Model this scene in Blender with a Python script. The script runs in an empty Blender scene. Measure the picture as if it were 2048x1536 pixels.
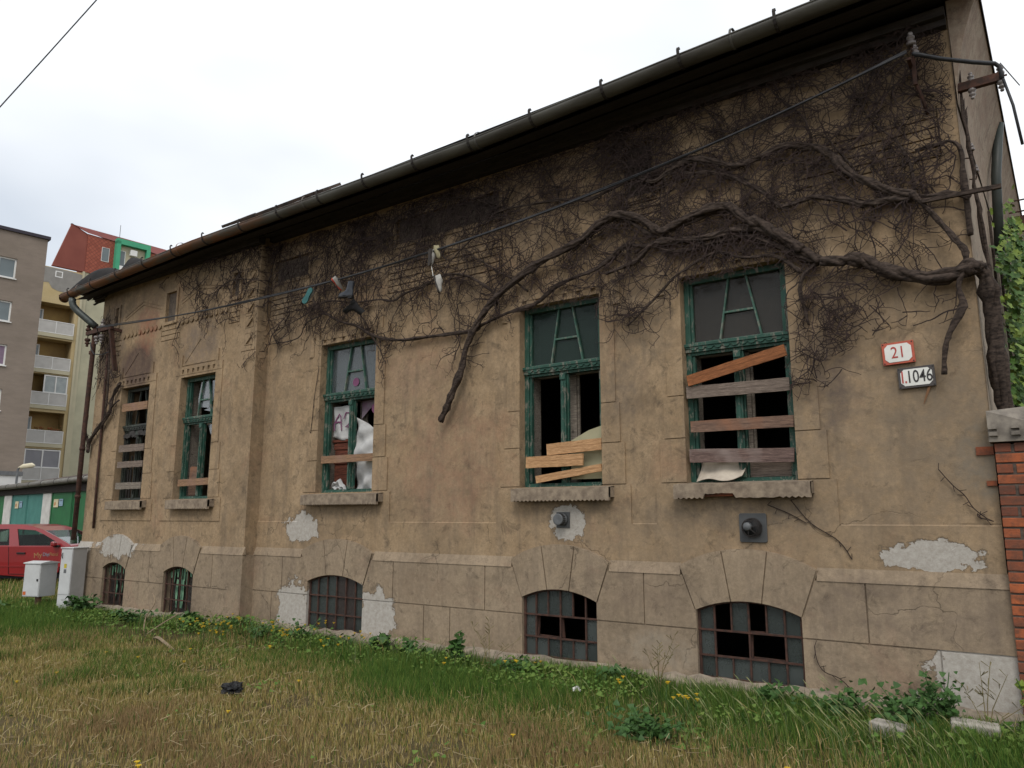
import bpy, bmesh, math, random
import numpy as np
from mathutils import Vector, Matrix, noise
from mathutils.geometry import delaunay_2d_cdt
R = math.radians
random.seed(7)
scene = bpy.context.scene
COL = scene.collection

# ------------------------------------------------------------------ camera
EYE = 1.55
yaw, pitch, roll = 0.6150, 0.1732, 0.00068
_f = Vector((-math.sin(yaw)*math.cos(pitch), math.cos(yaw)*math.cos(pitch), math.sin(pitch)))
_r = _f.cross(Vector((0, 0, 1))).normalized()
_u = _r.cross(_f)
_r2 = _r*math.cos(roll) + _u*math.sin(roll)
_u2 = -_r*math.sin(roll) + _u*math.cos(roll)
cd = bpy.data.cameras.new("camera")
cam = bpy.data.objects.new("camera", cd)
COL.objects.link(cam)
M = Matrix((_r2, _u2, -_f)).transposed().to_4x4()
M.translation = Vector((0, -7, EYE))
cam.matrix_world = M
cd.sensor_width = 36
cd.lens = 1520.2/2048*36
cd.clip_end = 3000
scene.camera = cam

# ------------------------------------------------------------------ sky, sun, exposure
SUN_EL, SUN_AZ = R(62), R(205)      # azimuth measured like the lamp below
world = bpy.data.worlds.new("World")
scene.world = world
world.use_nodes = True
nt = world.node_tree
nt.nodes.clear()
wo = nt.nodes.new('ShaderNodeOutputWorld')
bg = nt.nodes.new('ShaderNodeBackground')
sky = nt.nodes.new('ShaderNodeTexSky')
sky.sky_type = 'NISHITA'
sky.sun_disc = False
sky.sun_elevation = SUN_EL
sky.sun_rotation = R(150)
sky.dust_density = 3
tc = nt.nodes.new('ShaderNodeTexCoord')
mp = nt.nodes.new('ShaderNodeMapping')
mp.inputs['Scale'].default_value = (1.0, 1.0, 2.2)
mp.inputs['Location'].default_value = (0.3, 0.1, 0.0)
nz = nt.nodes.new('ShaderNodeTexNoise')
nz.inputs['Scale'].default_value = 1.5
nz.inputs['Detail'].default_value = 4
nz.inputs['Roughness'].default_value = 0.45
cr = nt.nodes.new('ShaderNodeValToRGB')
cr.color_ramp.elements[0].position = 0.30
cr.color_ramp.elements[0].color = (5.1, 5.55, 6.15, 1)      # greyer cloud (times the strength below)
cr.color_ramp.elements[1].position = 0.60
cr.color_ramp.elements[1].color = (8.8, 8.95, 9.1, 1)   # bright cloud
mx = nt.nodes.new('ShaderNodeMixRGB')
mx.inputs[0].default_value = 0.93
bg.inputs['Strength'].default_value = 0.1
L = nt.links
L.new(tc.outputs['Generated'], mp.inputs['Vector'])
L.new(mp.outputs[0], nz.inputs['Vector'])
L.new(nz.outputs[0], cr.inputs[0])
L.new(sky.outputs[0], mx.inputs[1])
L.new(cr.outputs[0], mx.inputs[2])
L.new(mx.outputs[0], bg.inputs['Color'])
L.new(bg.outputs[0], wo.inputs['Surface'])

sd = bpy.data.lights.new("sun", 'SUN')
sd.energy = 1.1
sd.angle = R(25)
sd.color = (1.0, 0.95, 0.88)
sun = bpy.data.objects.new("sun", sd)
COL.objects.link(sun)
# sun stands high, to the right of and slightly behind the photographer
_sd = Vector((0.42, -0.85, 1.10)).normalized()
sun.rotation_euler = _sd.to_track_quat('Z', 'Y').to_euler()
sky.sun_elevation = math.asin(_sd.z)
sky.sun_rotation = math.atan2(_sd.x, _sd.y)
vs = scene.view_settings
vs.view_transform = 'Standard'
vs.look = 'None'
vs.gamma = 1
vs.exposure = 0.5
scene.cycles.max_bounces = 6
scene.cycles.transparent_max_bounces = 12

# ------------------------------------------------------------------ object helpers
def tag(o, label=None, cat=None, group=None, kind=None):
    if label: o['label'] = label
    if cat: o['category'] = cat
    if group: o['group'] = group
    if kind: o['kind'] = kind
    return o

def empty(name, loc=(0, 0, 0), rotz=0, label=None, cat=None, group=None):
    o = bpy.data.objects.new(name, None)
    COL.objects.link(o)
    o.location = loc
    o.rotation_euler = (0, 0, rotz)
    return tag(o, label, cat, group)

def link(name, me, mat, parent=None, smooth=False):
    o = bpy.data.objects.new(name, me)
    COL.objects.link(o)
    if mat is not None and not me.materials:
        me.materials.append(mat)
    if smooth:
        me.polygons.foreach_set('use_smooth', [True]*len(me.polygons))
    if parent is not None:
        o.parent = parent
    return o

class MB:
    """collects faces of one mesh; coordinates are local to the owner"""
    def __init__(s):
        s.v = []; s.f = []
    def add(s, vs, fs):
        b = len(s.v)
        s.v += [tuple(p) for p in vs]
        s.f += [tuple(i+b for i in f) for f in fs]
        return s
    def box(s, x0, x1, y0, y1, z0, z1, m=None):
        vs = [Vector((x, y, z)) for x in (x0, x1) for y in (y0, y1) for z in (z0, z1)]
        if m is not None: vs = [m @ p for p in vs]
        return s.add(vs, [(0, 1, 3, 2), (4, 6, 7, 5), (0, 4, 5, 1), (2, 3, 7, 6), (0, 2, 6, 4), (1, 5, 7, 3)])
    def bar(s, a, b, w, d, up=(0, -1, 0)):
        """square bar from a to b, width w (in plane), depth d along 'up'"""
        a = Vector(a); b = Vector(b); t = (b-a).normalized()
        n = Vector(up); n = (n - t*n.dot(t)).normalized(); c = t.cross(n)
        vs = [p + c*(i*w/2) + n*(j*d/2) for p in (a, b) for i, j in ((-1, -1), (1, -1), (1, 1), (-1, 1))]
        return s.add(vs, [(0, 3, 2, 1), (4, 5, 6, 7), (0, 1, 5, 4), (1, 2, 6, 5), (2, 3, 7, 6), (3, 0, 4, 7)])
    def tube(s, pts, rad, n=6, cap=True, flat=1.0):
        pts = [Vector(p) for p in pts]
        if not hasattr(rad, '__len__'): rad = [rad]*len(pts)
        vs = []; fs = []
        ref = Vector((0.13, 0.97, 0.21))
        for i, p in enumerate(pts):
            t = (pts[min(i+1, len(pts)-1)] - pts[max(i-1, 0)])
            if t.length < 1e-9: t = Vector((0, 0, 1))
            t.normalize()
            a = ref - t*ref.dot(t)
            if a.length < .05: a = Vector((1, 0, 0)) - t*t.x
            a.normalize(); b = t.cross(a)
            for k in range(n):
                w = 2*math.pi*k/n
                vs.append(p + (a*math.cos(w)*flat + b*math.sin(w))*rad[i])
        for i in range(len(pts)-1):
            for k in range(n):
                k2 = (k+1) % n
                fs.append((i*n+k, i*n+k2, (i+1)*n+k2, (i+1)*n+k))
        if cap:
            fs.append(tuple(range(n-1, -1, -1)))
            fs.append(tuple((len(pts)-1)*n+k for k in range(n)))
        return s.add(vs, fs)
    def lathe(s, prof, c=(0, 0, 0), axis='Z', n=16):
        """prof: list of (r, h)"""
        vs = []; fs = []
        for r, h in prof:
            for k in range(n):
                w = 2*math.pi*k/n; x = r*math.cos(w); y = r*math.sin(w)
                p = {'Z': (x, y, h), 'Y': (x, h, y), 'X': (h, x, y)}[axis]
                vs.append((p[0]+c[0], p[1]+c[1], p[2]+c[2]))
        for i in range(len(prof)-1):
            for k in range(n):
                k2 = (k+1) % n
                fs.append((i*n+k, i*n+k2, (i+1)*n+k2, (i+1)*n+k))
        fs.append(tuple(range(n))); fs.append(tuple((len(prof)-1)*n+k for k in range(n)))
        return s.add(vs, fs)
    def prism(s, pts, fa, fb):
        """polygon pts (2D); fa, fb map (u,v) to the front / back 3D point"""
        n = len(pts)
        vs = [fa(*p) for p in pts] + [fb(*p) for p in pts]
        fs = [tuple(range(n)), tuple(range(2*n-1, n-1, -1))]
        fs += [(i, n+i, n+(i+1) % n, (i+1) % n) for i in range(n)]
        return s.add(vs, fs)
    def xz(s, pts, y0, y1):
        return s.prism(pts, lambda x, z: (x, y0, z), lambda x, z: (x, y1, z))
    def mesh(s, name='m', fix=True):
        me = bpy.data.meshes.new(name)
        me.from_pydata(s.v, [], s.f)
        if fix:
            bm = bmesh.new(); bm.from_mesh(me)
            bmesh.ops.recalc_face_normals(bm, faces=bm.faces)
            bm.to_mesh(me); bm.free()
        me.update()
        return me
    def build(s, name, mat, parent=None, smooth=False, bevel=0, fix=True):
        o = link(name, s.mesh(name, fix), mat, parent, smooth)
        if bevel:
            m = o.modifiers.new('b', 'BEVEL'); m.width = bevel; m.segments = 2; m.limit_method = 'ANGLE'
        return o

def copy_tree(o, parent=None):
    kids = [c for c in bpy.data.objects if c.parent == o]
    c = o.copy(); COL.objects.link(c)
    if parent is not None: c.parent = parent
    for k in kids: copy_tree(k, c)
    return c

def inside(p, poly):
    x, y = p; r = False; j = len(poly)-1
    for i in range(len(poly)):
        xi, yi = poly[i]; xj, yj = poly[j]
        if (yi > y) != (yj > y) and x < (xj-xi)*(y-yi)/(yj-yi)+xi: r = not r
        j = i
    return r

def relief(regions, back=0.35, y_hole=None):
    """regions: painter's list of (polygon [(x,z)...], y or None). Returns an MB with the stepped surface."""
    vs = []; es = []; bb = []
    for poly, lev in regions:
        b = len(vs); n = len(poly)
        vs += [Vector(p) for p in poly]
        es += [(b+i, b+(i+1) % n) for i in range(n)]
        xs = [p[0] for p in poly]; zs = [p[1] for p in poly]
        bb.append((min(xs), max(xs), min(zs), max(zs)))
    ov, oe, of, *_ = delaunay_2d_cdt(vs, es, [], 0, 1e-5)
    lv = []
    for f in of:
        cx = sum(ov[i][0] for i in f)/3; cz = sum(ov[i][1] for i in f)/3
        l = None
        for (poly, lev), (a, b_, c, d) in zip(reversed(regions), reversed(bb)):
            if a <= cx <= b_ and c <= cz <= d and inside((cx, cz), poly):
                l = lev; break
        lv.append(l)
    mb = MB(); idx = {}
    def V(i, y):
        k = (i, round(y, 5))
        if k not in idx:
            idx[k] = len(mb.v); mb.v.append((ov[i][0], y, ov[i][1]))
        return idx[k]
    em = {}
    for t, f in enumerate(of):
        if lv[t] is None: continue
        a, b_, c = f
        # face toward -Y
        ax, az = ov[a]; bx, bz = ov[b_]; cx, cz = ov[c]
        if (bx-ax)*(cz-az)-(bz-az)*(cx-ax) < 0: f = (a, c, b_)
        mb.f.append(tuple(V(i, lv[t]) for i in f))
    for t, f in enumerate(of):
        for i in range(3):
            k = tuple(sorted((f[i], f[(i+1) % 3]))); em.setdefault(k, []).append(lv[t])
    for (a, b_), ls in em.items():
        if len(ls) == 1: ls = ls+[None]
        l0, l1 = ls[:2]
        if l0 == l1: continue
        y0 = back if l0 is None else l0
        y1 = back if l1 is None else l1
        mb.f.append((V(a, y0), V(b_, y0), V(b_, y1), V(a, y1)))
    return mb

def rect(x0, x1, z0, z1): return [(x0, z0), (x1, z0), (x1, z1), (x0, z1)]

# ------------------------------------------------------------------ material helpers
class NT:
    def __init__(s, name):
        s.m = bpy.data.materials.new(name); s.m.use_nodes = True
        s.t = s.m.node_tree; s.t.nodes.clear()
        s.out = s.n('ShaderNodeOutputMaterial'); s.b = s.n('ShaderNodeBsdfPrincipled')
        s.t.links.new(s.b.outputs[0], s.out.inputs[0])
        s.co = s.n('ShaderNodeTexCoord').outputs['Object']
    def n(s, t): return s.t.nodes.new(t)
    def l(s, a, b): s.t.links.new(a, b)
    def val(s, inp, v):
        if hasattr(v, 'links') or isinstance(v, bpy.types.NodeSocket): s.l(v, inp)
        else: inp.default_value = v
    def noise(s, scale, detail=4, rough=.5, vec=None, stretch=None, dist=0, loc=None):
        v = vec or s.co
        if stretch or loc:
            mp = s.n('ShaderNodeMapping')
            if stretch: mp.inputs['Scale'].default_value = stretch
            if loc: mp.inputs['Location'].default_value = loc
            s.l(v, mp.inputs[0]); v = mp.outputs[0]
        n = s.n('ShaderNodeTexNoise')
        n.inputs['Scale'].default_value = scale; n.inputs['Detail'].default_value = detail
        n.inputs['Roughness'].default_value = rough; n.inputs['Distortion'].default_value = dist
        s.l(v, n.inputs['Vector']); return n.outputs[0]
    def ramp(s, x, a, b, lo=0., hi=1.):
        n = s.n('ShaderNodeMapRange'); n.clamp = True
        s.val(n.inputs[0], x)
        for i, v in zip((1, 2, 3, 4), (a, b, lo, hi)): n.inputs[i].default_value = v
        return n.outputs[0]
    def mix(s, f, a, b, mode='MIX'):
        n = s.n('ShaderNodeMixRGB'); n.blend_type = mode
        s.val(n.inputs[0], f)
        s.val(n.inputs[1], a if not isinstance(a, tuple) else (*a[:3], 1))
        s.val(n.inputs[2], b if not isinstance(b, tuple) else (*b[:3], 1))
        return n.outputs[0]
    def math(s, op, a, b=0., c=0.):
        n = s.n('ShaderNodeMath'); n.operation = op
        s.val(n.inputs[0], a); s.val(n.inputs[1], b); s.val(n.inputs[2], c)
        return n.outputs[0]
    def sep(s, v=None):
        n = s.n('ShaderNodeSeparateXYZ'); s.l(v or s.co, n.inputs[0]); return n.outputs
    def bump(s, h, strength=.3, dist=.01):
        n = s.n('ShaderNodeBump'); n.inputs['Strength'].default_value = strength
        n.inputs['Distance'].default_value = dist; s.l(h, n.inputs['Height']); s.l(n.outputs[0], s.b.inputs['Normal'])
    def done(s, col, rough=.9, spec=.3, metal=0.):
        s.val(s.b.inputs['Base Color'], (*col[:3], 1) if isinstance(col, tuple) else col)
        s.val(s.b.inputs['Roughness'], rough); s.b.inputs['Specular IOR Level'].default_value = spec
        s.b.inputs['Metallic'].default_value = metal
        return s.m

def simple(name, a, b, scale=8, rough=.8, bump=.2, spec=.3, metal=0., detail=5, stretch=None, th=(.35, .65), bd=.005):
    t = NT(name)
    n = t.noise(scale, detail, .6, stretch=stretch)
    c = t.mix(t.ramp(n, *th), a, b)
    if bump: t.bump(n, bump, bd)
    return t.done(c, rough, spec, metal)
# ------------------------------------------------------------------ materials
def ellipse_mask(t, P, cx, cz, rx, rz, soft, wob=.5, scale=3.):
    """1 inside a noise-edged ellipse in the facade plane"""
    nn = t.noise(scale, 6, .65, loc=(cx*3.1, 0, cz))
    dx = t.math('DIVIDE', t.math('SUBTRACT', P[0], cx), rx)
    dz = t.math('DIVIDE', t.math('SUBTRACT', P[2], cz), rz)
    d = t.math('SQRT', t.math('ADD', t.math('MULTIPLY', dx, dx), t.math('MULTIPLY', dz, dz)))
    d = t.math('ADD', d, t.math('MULTIPLY', t.math('SUBTRACT', nn, .5), wob*2))
    return t.ramp(d, 1+soft, 1-soft)

def plaster(name, base, lite, dark, patches=(), stains=(), grey=.5):
    t = NT(name); P = t.sep()
    big = t.noise(.9, 5, .6)
    mid = t.noise(3.2, 8, .72, dist=.3)
    fin = t.noise(22, 8, .8)
    strk = t.noise(2.2, 6, .7, stretch=(2.6, 1, .35))
    c = t.mix(t.ramp(mid, .38, .66), base, lite)
    c = t.mix(t.math('MULTIPLY', t.ramp(big, .46, .68), .38), c, dark)
    c = t.mix(t.math('MULTIPLY', t.ramp(strk, .50, .68), .62), c, dark)
    # crusty dark weathering blotches
    bl = t.noise(5.5, 9, .8, loc=(4, 0, 9), dist=.6)
    c = t.mix(t.math('MULTIPLY', t.ramp(bl, .54, .64), .62), c, tuple(x*.42 for x in dark))
    bl2 = t.noise(1.7, 9, .75, loc=(14, 0, 3), dist=.4)
    c = t.mix(t.math('MULTIPLY', t.ramp(bl2, .50, .62), .38), c, tuple(x*.6 for x in dark))
    pk = t.noise(1.3, 6, .7, loc=(40, 0, 13), dist=.5)
    c = t.mix(t.math('MULTIPLY', t.ramp(pk, .56, .7), .35), c, (base[0]*1.0, base[1]*.78, base[2]*.8))
    # fine grain of the render
    c = t.mix(t.ramp(fin, .35, .7, 0, .5), c, tuple(x*.5 for x in dark))
    # hairline cracks
    vo = t.n('ShaderNodeTexVoronoi'); vo.feature = 'DISTANCE_TO_EDGE'; vo.inputs['Scale'].default_value = .8
    wv = t.n('ShaderNodeVectorMath'); wv.operation = 'ADD'
    nn = t.n('ShaderNodeTexNoise'); nn.inputs['Scale'].default_value = 2.5; nn.inputs['Detail'].default_value = 6
    t.l(t.co, nn.inputs['Vector'])
    sc_ = t.n('ShaderNodeVectorMath'); sc_.operation = 'SCALE'; sc_.inputs['Scale'].default_value = .7
    t.l(nn.outputs['Color'], sc_.inputs[0]); t.l(t.co, wv.inputs[0]); t.l(sc_.outputs[0], wv.inputs[1])
    t.l(wv.outputs[0], vo.inputs['Vector'])
    crack = t.math('MULTIPLY', t.ramp(vo.outputs['Distance'], .006, .0), t.ramp(t.noise(1.1, 2, .5, loc=(3, 2, 1)), .5, .6))
    c = t.mix(t.math('MULTIPLY', crack, .7), c, tuple(x*.3 for x in dark))
    h = t.math('ADD', t.math('MULTIPLY', fin, .5), t.math('MULTIPLY', mid, .9))
    h = t.math('SUBTRACT', h, t.math('MULTIPLY', crack, .5))
    for cx, cz, rx, rz, col, k, soft, wob in stains:
        m = t.math('MULTIPLY', ellipse_mask(t, P, cx, cz, rx, rz, soft*.7, wob*(2 if k < .8 else 1)), t.ramp(t.noise(7, 8, .75, loc=(cx, 0, cz)), .36, .60, 0 if k < .8 else .7, 1))
        c = t.mix(t.math('MULTIPLY', m, k), c, col)
    for cx, cz, rx, rz, *zmax in patches:
        m = ellipse_mask(t, P, cx, cz, rx, rz, .025, 1.1, 4.6)
        if zmax: m = t.math('MULTIPLY', m, t.math('LESS_THAN', P[2], zmax[0]))
        rim = ellipse_mask(t, P, cx, cz, rx*1.06, rz*1.09, .03, 1.1, 4.6)
        if zmax: rim = t.math('MULTIPLY', rim, t.math('LESS_THAN', P[2], zmax[0]))
        c = t.mix(t.math('MULTIPLY', rim, .6), c, tuple(x*.5 for x in dark))
        pc = t.mix(t.ramp(fin, .35, .7), (.45, .425, .385), (.28, .25, .215))
        c = t.mix(m, c, pc)
        h = t.math('SUBTRACT', h, t.math('MULTIPLY', m, .6))
    t.bump(h, .55, .012)
    return t.done(c, .95, .15)

TAN, TANL, TAND = (.325, .230, .137), (.415, .302, .188), (.19, .145, .102)
SOOT = (.03, .027, .025)
M_wall = plaster('wall_plaster', TAN, TANL, TAND,
    patches=[(-8.47, 1.42, .32, .19), (-.85, 1.24, .31, .125), (-4.22, 1.5, .2, .2)],
    stains=[(-.95, 2.3, 1.3, 1.1, (.21, .165, .12), .5, .6, .5), (-3.0, 1.5, 1.2, .5, (.20, .155, .11), .4, .6, .5), (-2.3, 1.62, .75, .16, (.10, .085, .07), .6, .5, .5), (-4.2, 1.62, .6, .12, (.10, .085, .07), .5, .5, .5),
            (-7.6, 1.62, .6, .1, (.12, .1, .08), .4, .5, .5), (-1.5, 3.0, .2, .7, (.10, .08, .075), .55, .5, .6),
            (-3.55, 2.95, .18, .45, (.12, .1, .085), .5, .6, .6), (-5.9, 2.2, .8, .7, (.30, .165, .11), .35, .4, .5),
            (-6.4, 3.4, .6, .4, (.32, .20, .14), .35, .4, .5), (-.7, 2.3, .5, .5, (.17, .14, .105), .5, .6, .5),
            (-.45, 2.0, .16, .3, (.18, .16, .13), .7, .2, .3), (-9.2, 5.0, .5, .8, (.12, .1, .08), .5, .5, .5),
            (-3.3, 3.7, .35, .6, (.16, .13, .10), .5, .5, .6)])
M_wing = plaster('wing_plaster', TAN, TANL, TAND,
    stains=[(-12.72, 4.12, .50, .42, (.075, .05, .045), .88, .35, .3), (-12.5, 4.75, .28, .4, (.30, .125, .08), .65, .4, .5),
            (-12.6, 5.3, .5, .5, (.17, .12, .09), .5, .5, .5), (-10.9, 4.3, .5, .38, (.17, .135, .115), .6, .3, .3),
            (-11.5, 5.6, 2.6, .28, (.15, .12, .08), .6, .5, .4), (-13.7, 4.6, .4, .8, (.15, .12, .10), .6, .5, .5),
            (-13.6, 5.4, .5, .4, (.09, .075, .06), .7, .5, .5)])
M_plinth = plaster('plinth_plaster', (.31, .238, .162), (.36, .28, .195), (.20, .155, .115),
    patches=[(-8.52, .28, .33, .42), (-6.97, .26, .30, .42), (-.44, .16, .50, .62, .535), (-12.85, 1.08, .62, .19), (-14.0, 1.05, .35, .14)],
    stains=[(-1.0, .8, .8, .25, (.13, .10, .085), .4, .6, .4), (-3.4, .85, .35, .22, (.17, .125, .095), .4, .6, .4),
            (-6.2, .75, .6, .2, (.20, .145, .10), .4, .5, .4), (-3.2, .3, .4, .15, (.30, .27, .22), .4, .5, .4)])
M_panel = plaster('dark_relief_plaster', (.13, .105, .085), (.17, .135, .105), (.06, .052, .048))
M_side = plaster('side_wall_plaster', (.37, .31, .24), (.44, .37, .29), (.24, .19, .15),
    stains=[(-.3, 5.4, 3, 1.2, (.20, .12, .09), .45, .6, 1.2)])
M_stone = simple('sill_stone', (.29, .232, .17), (.16, .125, .095), 14, .95, .6, .2, bd=.01)
M_white = simple('white_plaster', (.47, .45, .42), (.34, .32, .29), 9, .95, .4)
M_dark = simple('charred_interior', (.022, .019, .017), (.012, .011, .010), 3, 1, .1)  # near-black colour stands in for the darkness of the unlit rooms
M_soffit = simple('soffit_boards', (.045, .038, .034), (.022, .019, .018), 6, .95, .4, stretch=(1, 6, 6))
M_tile = simple('roof_tile', (.10, .07, .055), (.045, .038, .035), 9, .9, .5)
M_zinc = simple('zinc_gutter', (.20, .195, .175), (.115, .105, .09), 5, .55, .2, .5, .35, stretch=(.6, 2, 2))
M_rustg = simple('rusty_zinc', (.20, .19, .17), (.19, .085, .04), 3, .7, .3, .4, .2)
M_rust = simple('rusty_iron', (.085, .04, .028), (.035, .022, .018), 20, .9, .5)
M_iron = simple('dark_iron', (.04, .036, .034), (.025, .02, .018), 20, .7, .3)
M_bark = simple('vine_bark', (.078, .058, .047), (.022, .017, .015), 30, .95, 1., .15, stretch=(.6, 1, 1.6), bd=.01)
M_twig = simple('vine_twig', (.055, .038, .034), (.028, .021, .020), 12, .95, 0, .15)
M_brick = None
_t = NT('gutter_zinc')
_P = _t.sep(); _n = _t.noise(3, 5, .6, stretch=(.6, 2, 2)); _m = _t.math('MULTIPLY', _t.ramp(_P[0], -7.5, -9.5), _t.ramp(_t.noise(2.2, 4, .6, stretch=(.5, 2, 2), loc=(3, 1, 1)), .42, .55))
_c = _t.mix(_t.ramp(_n, .35, .65), (.12, .118, .105), (.065, .06, .052)); _c = _t.mix(_m, _c, (.17, .075, .035))
M_gut = _t.done(_c, .55, .5, .3)
def wood(name, a, b, c=None, scale=6):
    t = NT(name)
    P = t.co
    g = t.noise(scale, 8, .75, stretch=(.7, 6, 11), dist=1.2)
    f = t.noise(scale*5, 4, .6, stretch=(.6, 5, 16))
    k = t.noise(3.3, 2, .5, loc=(5, 1, 2))
    col = t.mix(t.ramp(g, .40, .60), tuple(min(1, x*1.15) for x in a), tuple(x*.72 for x in b))
    col = t.mix(t.ramp(f, .45, .7, 0, .75), col, tuple(x*.40 for x in b))
    if c: col = t.mix(t.ramp(k, .5, .64, 0, .8), col, c)
    vo = t.n('ShaderNodeTexVoronoi'); vo.inputs['Scale'].default_value = 4.2; t.l(P, vo.inputs['Vector'])
    col = t.mix(t.ramp(vo.outputs['Distance'], .10, .05, 0, .8), col, tuple(x*.3 for x in b))
    t.bump(t.math('ADD', g, f), .6, .004)
    return t.done(col, .85, .25)
M_pine = wood('fresh_pine', (.55, .33, .17), (.43, .235, .11))
M_orange = wood('orange_board', (.32, .125, .05), (.22, .085, .035))
M_greyw = wood('grey_board', (.235, .185, .15), (.15, .115, .095))
M_brownw = wood('brown_board', (.24, .15, .105), (.145, .09, .07), (.25, .12, .07))
M_redw = wood('weathered_red_board', (.20, .135, .115), (.115, .075, .066), (.24, .19, .17))
M_tanw = wood('tan_board', (.33, .20, .115), (.22, .135, .085), (.25, .15, .11))
M_palew = wood('pale_frame_wood', (.26, .225, .185), (.16, .135, .11))
M_cab = wood('cabinet_wood', (.16, .05, .03), (.095, .032, .02))
M_char = simple('charred_wood', (.02, .018, .017), (.05, .045, .042), 30, .8, .8, .4)
def paint(name, g, g2, w=(.20, .18, .14), th=(.57, .63)):
    t = NT(name)
    a = t.noise(18, 6, .7, stretch=(1.3, 1, .5)); b = t.noise(5, 4, .6)
    col = t.mix(t.ramp(b, .35, .65), g, g2)
    col = t.mix(t.math('MULTIPLY', t.ramp(a, *th), .85), col, w)
    t.bump(a, .5, .004)
    return t.done(col, .6, .35)
M_green = paint('peeling_green_paint', (.012, .050, .034), (.025, .082, .060), (.17, .16, .13), (.53, .60))
M_green2 = paint('worn_green_paint', (.03, .085, .062), (.05, .12, .09), (.17, .17, .14), (.48, .58))
M_burnt = paint('burnt_paint', (.02, .02, .018), (.035, .045, .035), (.10, .12, .09))
def glass(name, dirt_reflection, k, rough=.12, spec=.5, tint=(.8, .85, .85)):
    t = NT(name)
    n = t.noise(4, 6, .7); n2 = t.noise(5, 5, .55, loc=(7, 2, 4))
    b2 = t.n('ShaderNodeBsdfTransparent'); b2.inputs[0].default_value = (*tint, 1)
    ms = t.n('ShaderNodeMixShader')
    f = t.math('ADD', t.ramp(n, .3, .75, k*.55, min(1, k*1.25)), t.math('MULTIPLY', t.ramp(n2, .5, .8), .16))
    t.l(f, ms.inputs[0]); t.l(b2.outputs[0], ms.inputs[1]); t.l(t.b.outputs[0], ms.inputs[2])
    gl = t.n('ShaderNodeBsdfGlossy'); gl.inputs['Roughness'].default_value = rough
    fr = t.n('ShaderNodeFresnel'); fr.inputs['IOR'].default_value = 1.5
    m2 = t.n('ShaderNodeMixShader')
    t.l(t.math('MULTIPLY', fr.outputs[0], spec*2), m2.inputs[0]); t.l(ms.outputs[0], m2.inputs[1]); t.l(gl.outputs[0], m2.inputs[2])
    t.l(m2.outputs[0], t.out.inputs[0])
    t.done(t.mix(n, dirt_reflection, tuple(x*.5 for x in dirt_reflection)), .5, .2)
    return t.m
M_glass = glass('dusty_glass', (.06, .052, .042), .55, spec=.16)  # dust colour also carries the brown reflection of a building opposite
M_glassg = glass('green_dusty_glass', (.022, .048, .036), .6, spec=.12)  # green of a reflected tree painted into the pane's dust colour
M_glassb = glass('bright_dusty_glass', (.11, .14, .15), .6, spec=.6)  # pale sky reflection painted in as a lighter, bluish pane colour
M_wired = glass('wired_glass', (.052, .064, .060), .95, .3, .3)
M_wired2 = glass('wired_glass_pale', (.085, .10, .095), .95, .3, .35)
M_wired3 = glass('wired_glass_brown', (.055, .042, .038), .95, .3, .2)
M_sheet = simple('white_sheet', (.50, .50, .49), (.36, .36, .36), 6, .95, .6, bd=.02)
M_paper = simple('stained_paper', (.50, .44, .36), (.33, .28, .225), 5, .9, .2)
M_ply = simple('pale_plywood', (.36, .34, .22), (.30, .28, .175), 3, .8, .1)
M_spray = simple('purple_spray', (.20, .075, .15), (.15, .05, .11), 5, .8, 0)
M_blk = simple('black_rubber', (.018, .018, .019), (.01, .01, .011), 10, .6, .2)
M_cable = simple('black_cable', (.035, .037, .042), (.02, .021, .024), 10, .5, .1)
M_porc = simple('brown_grey_porcelain', (.21, .19, .18), (.10, .08, .075), 12, .35, .1, .6)
M_fan = simple('grey_plastic', (.075, .078, .08), (.05, .052, .054), 5, .5, .05, .4)
M_fan2 = simple('light_grey_plastic', (.13, .135, .14), (.09, .095, .10), 5, .5, .05, .4)
M_foot = simple('footing_render', (.30, .25, .19), (.17, .14, .11), 10, .95, .5)
M_concrete = simple('concrete', (.40, .37, .32), (.24, .22, .19), 10, .95, .5)
M_cap = simple('cap_concrete', (.27, .24, .20), (.13, .115, .10), 9, .95, .6)
M_cabinet = simple('grey_cabinet', (.50, .51, .51), (.42, .43, .43), 4, .5, .05, .4)
M_cabside = simple('cabinet_side', (.43, .43, .43), (.36, .355, .35), 4, .6, .05, .3)
M_enamelw = simple('white_enamel', (.74, .74, .70), (.62, .62, .58), 5, .3, .03, .5)
M_enamelr = simple('red_enamel', (.48, .09, .04), (.36, .06, .03), 8, .35, .05, .5)
M_enamelk = simple('black_enamel', (.035, .03, .03), (.05, .04, .035), 8, .35, .05, .5)
M_redtxt = simple('red_lettering', (.42, .06, .05), (.36, .05, .04), 8, .5, 0)
M_blktxt = simple('black_lettering', (.03, .028, .028), (.04, .036, .036), 8, .5, 0)
def brickmat():
    t = NT('red_brick'); t2 = t.n('ShaderNodeObjectInfo')
    n = t.noise(14, 6, .7); b = t.noise(2.4, 3, .6, stretch=(1.6, 1, 5))
    g = t.n('ShaderNodeNewGeometry')
    c = t.mix(g.outputs['Random Per Island'], (.40, .115, .045), (.15, .055, .036))
    c = t.mix(t.ramp(n, .42, .65, 0, .75), c, (.10, .055, .04)); c = t.mix(t.ramp(b, .5, .7, 0, .5), c, (.07, .045, .035))
    t.bump(n, .8, .01)
    return t.done(c, .9, .2)
M_brick = brickmat()
M_mortar = simple('dark_mortar', (.11, .085, .07), (.06, .048, .04), 20, 1, .5)
M_leaf = simple('ivy_leaf', (.075, .15, .022), (.035, .085, .016), 3, .6, 0, .3)
M_leafd = simple('weed_leaf', (.045, .105, .022), (.028, .07, .016), 6, .6, 0, .3)
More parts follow.
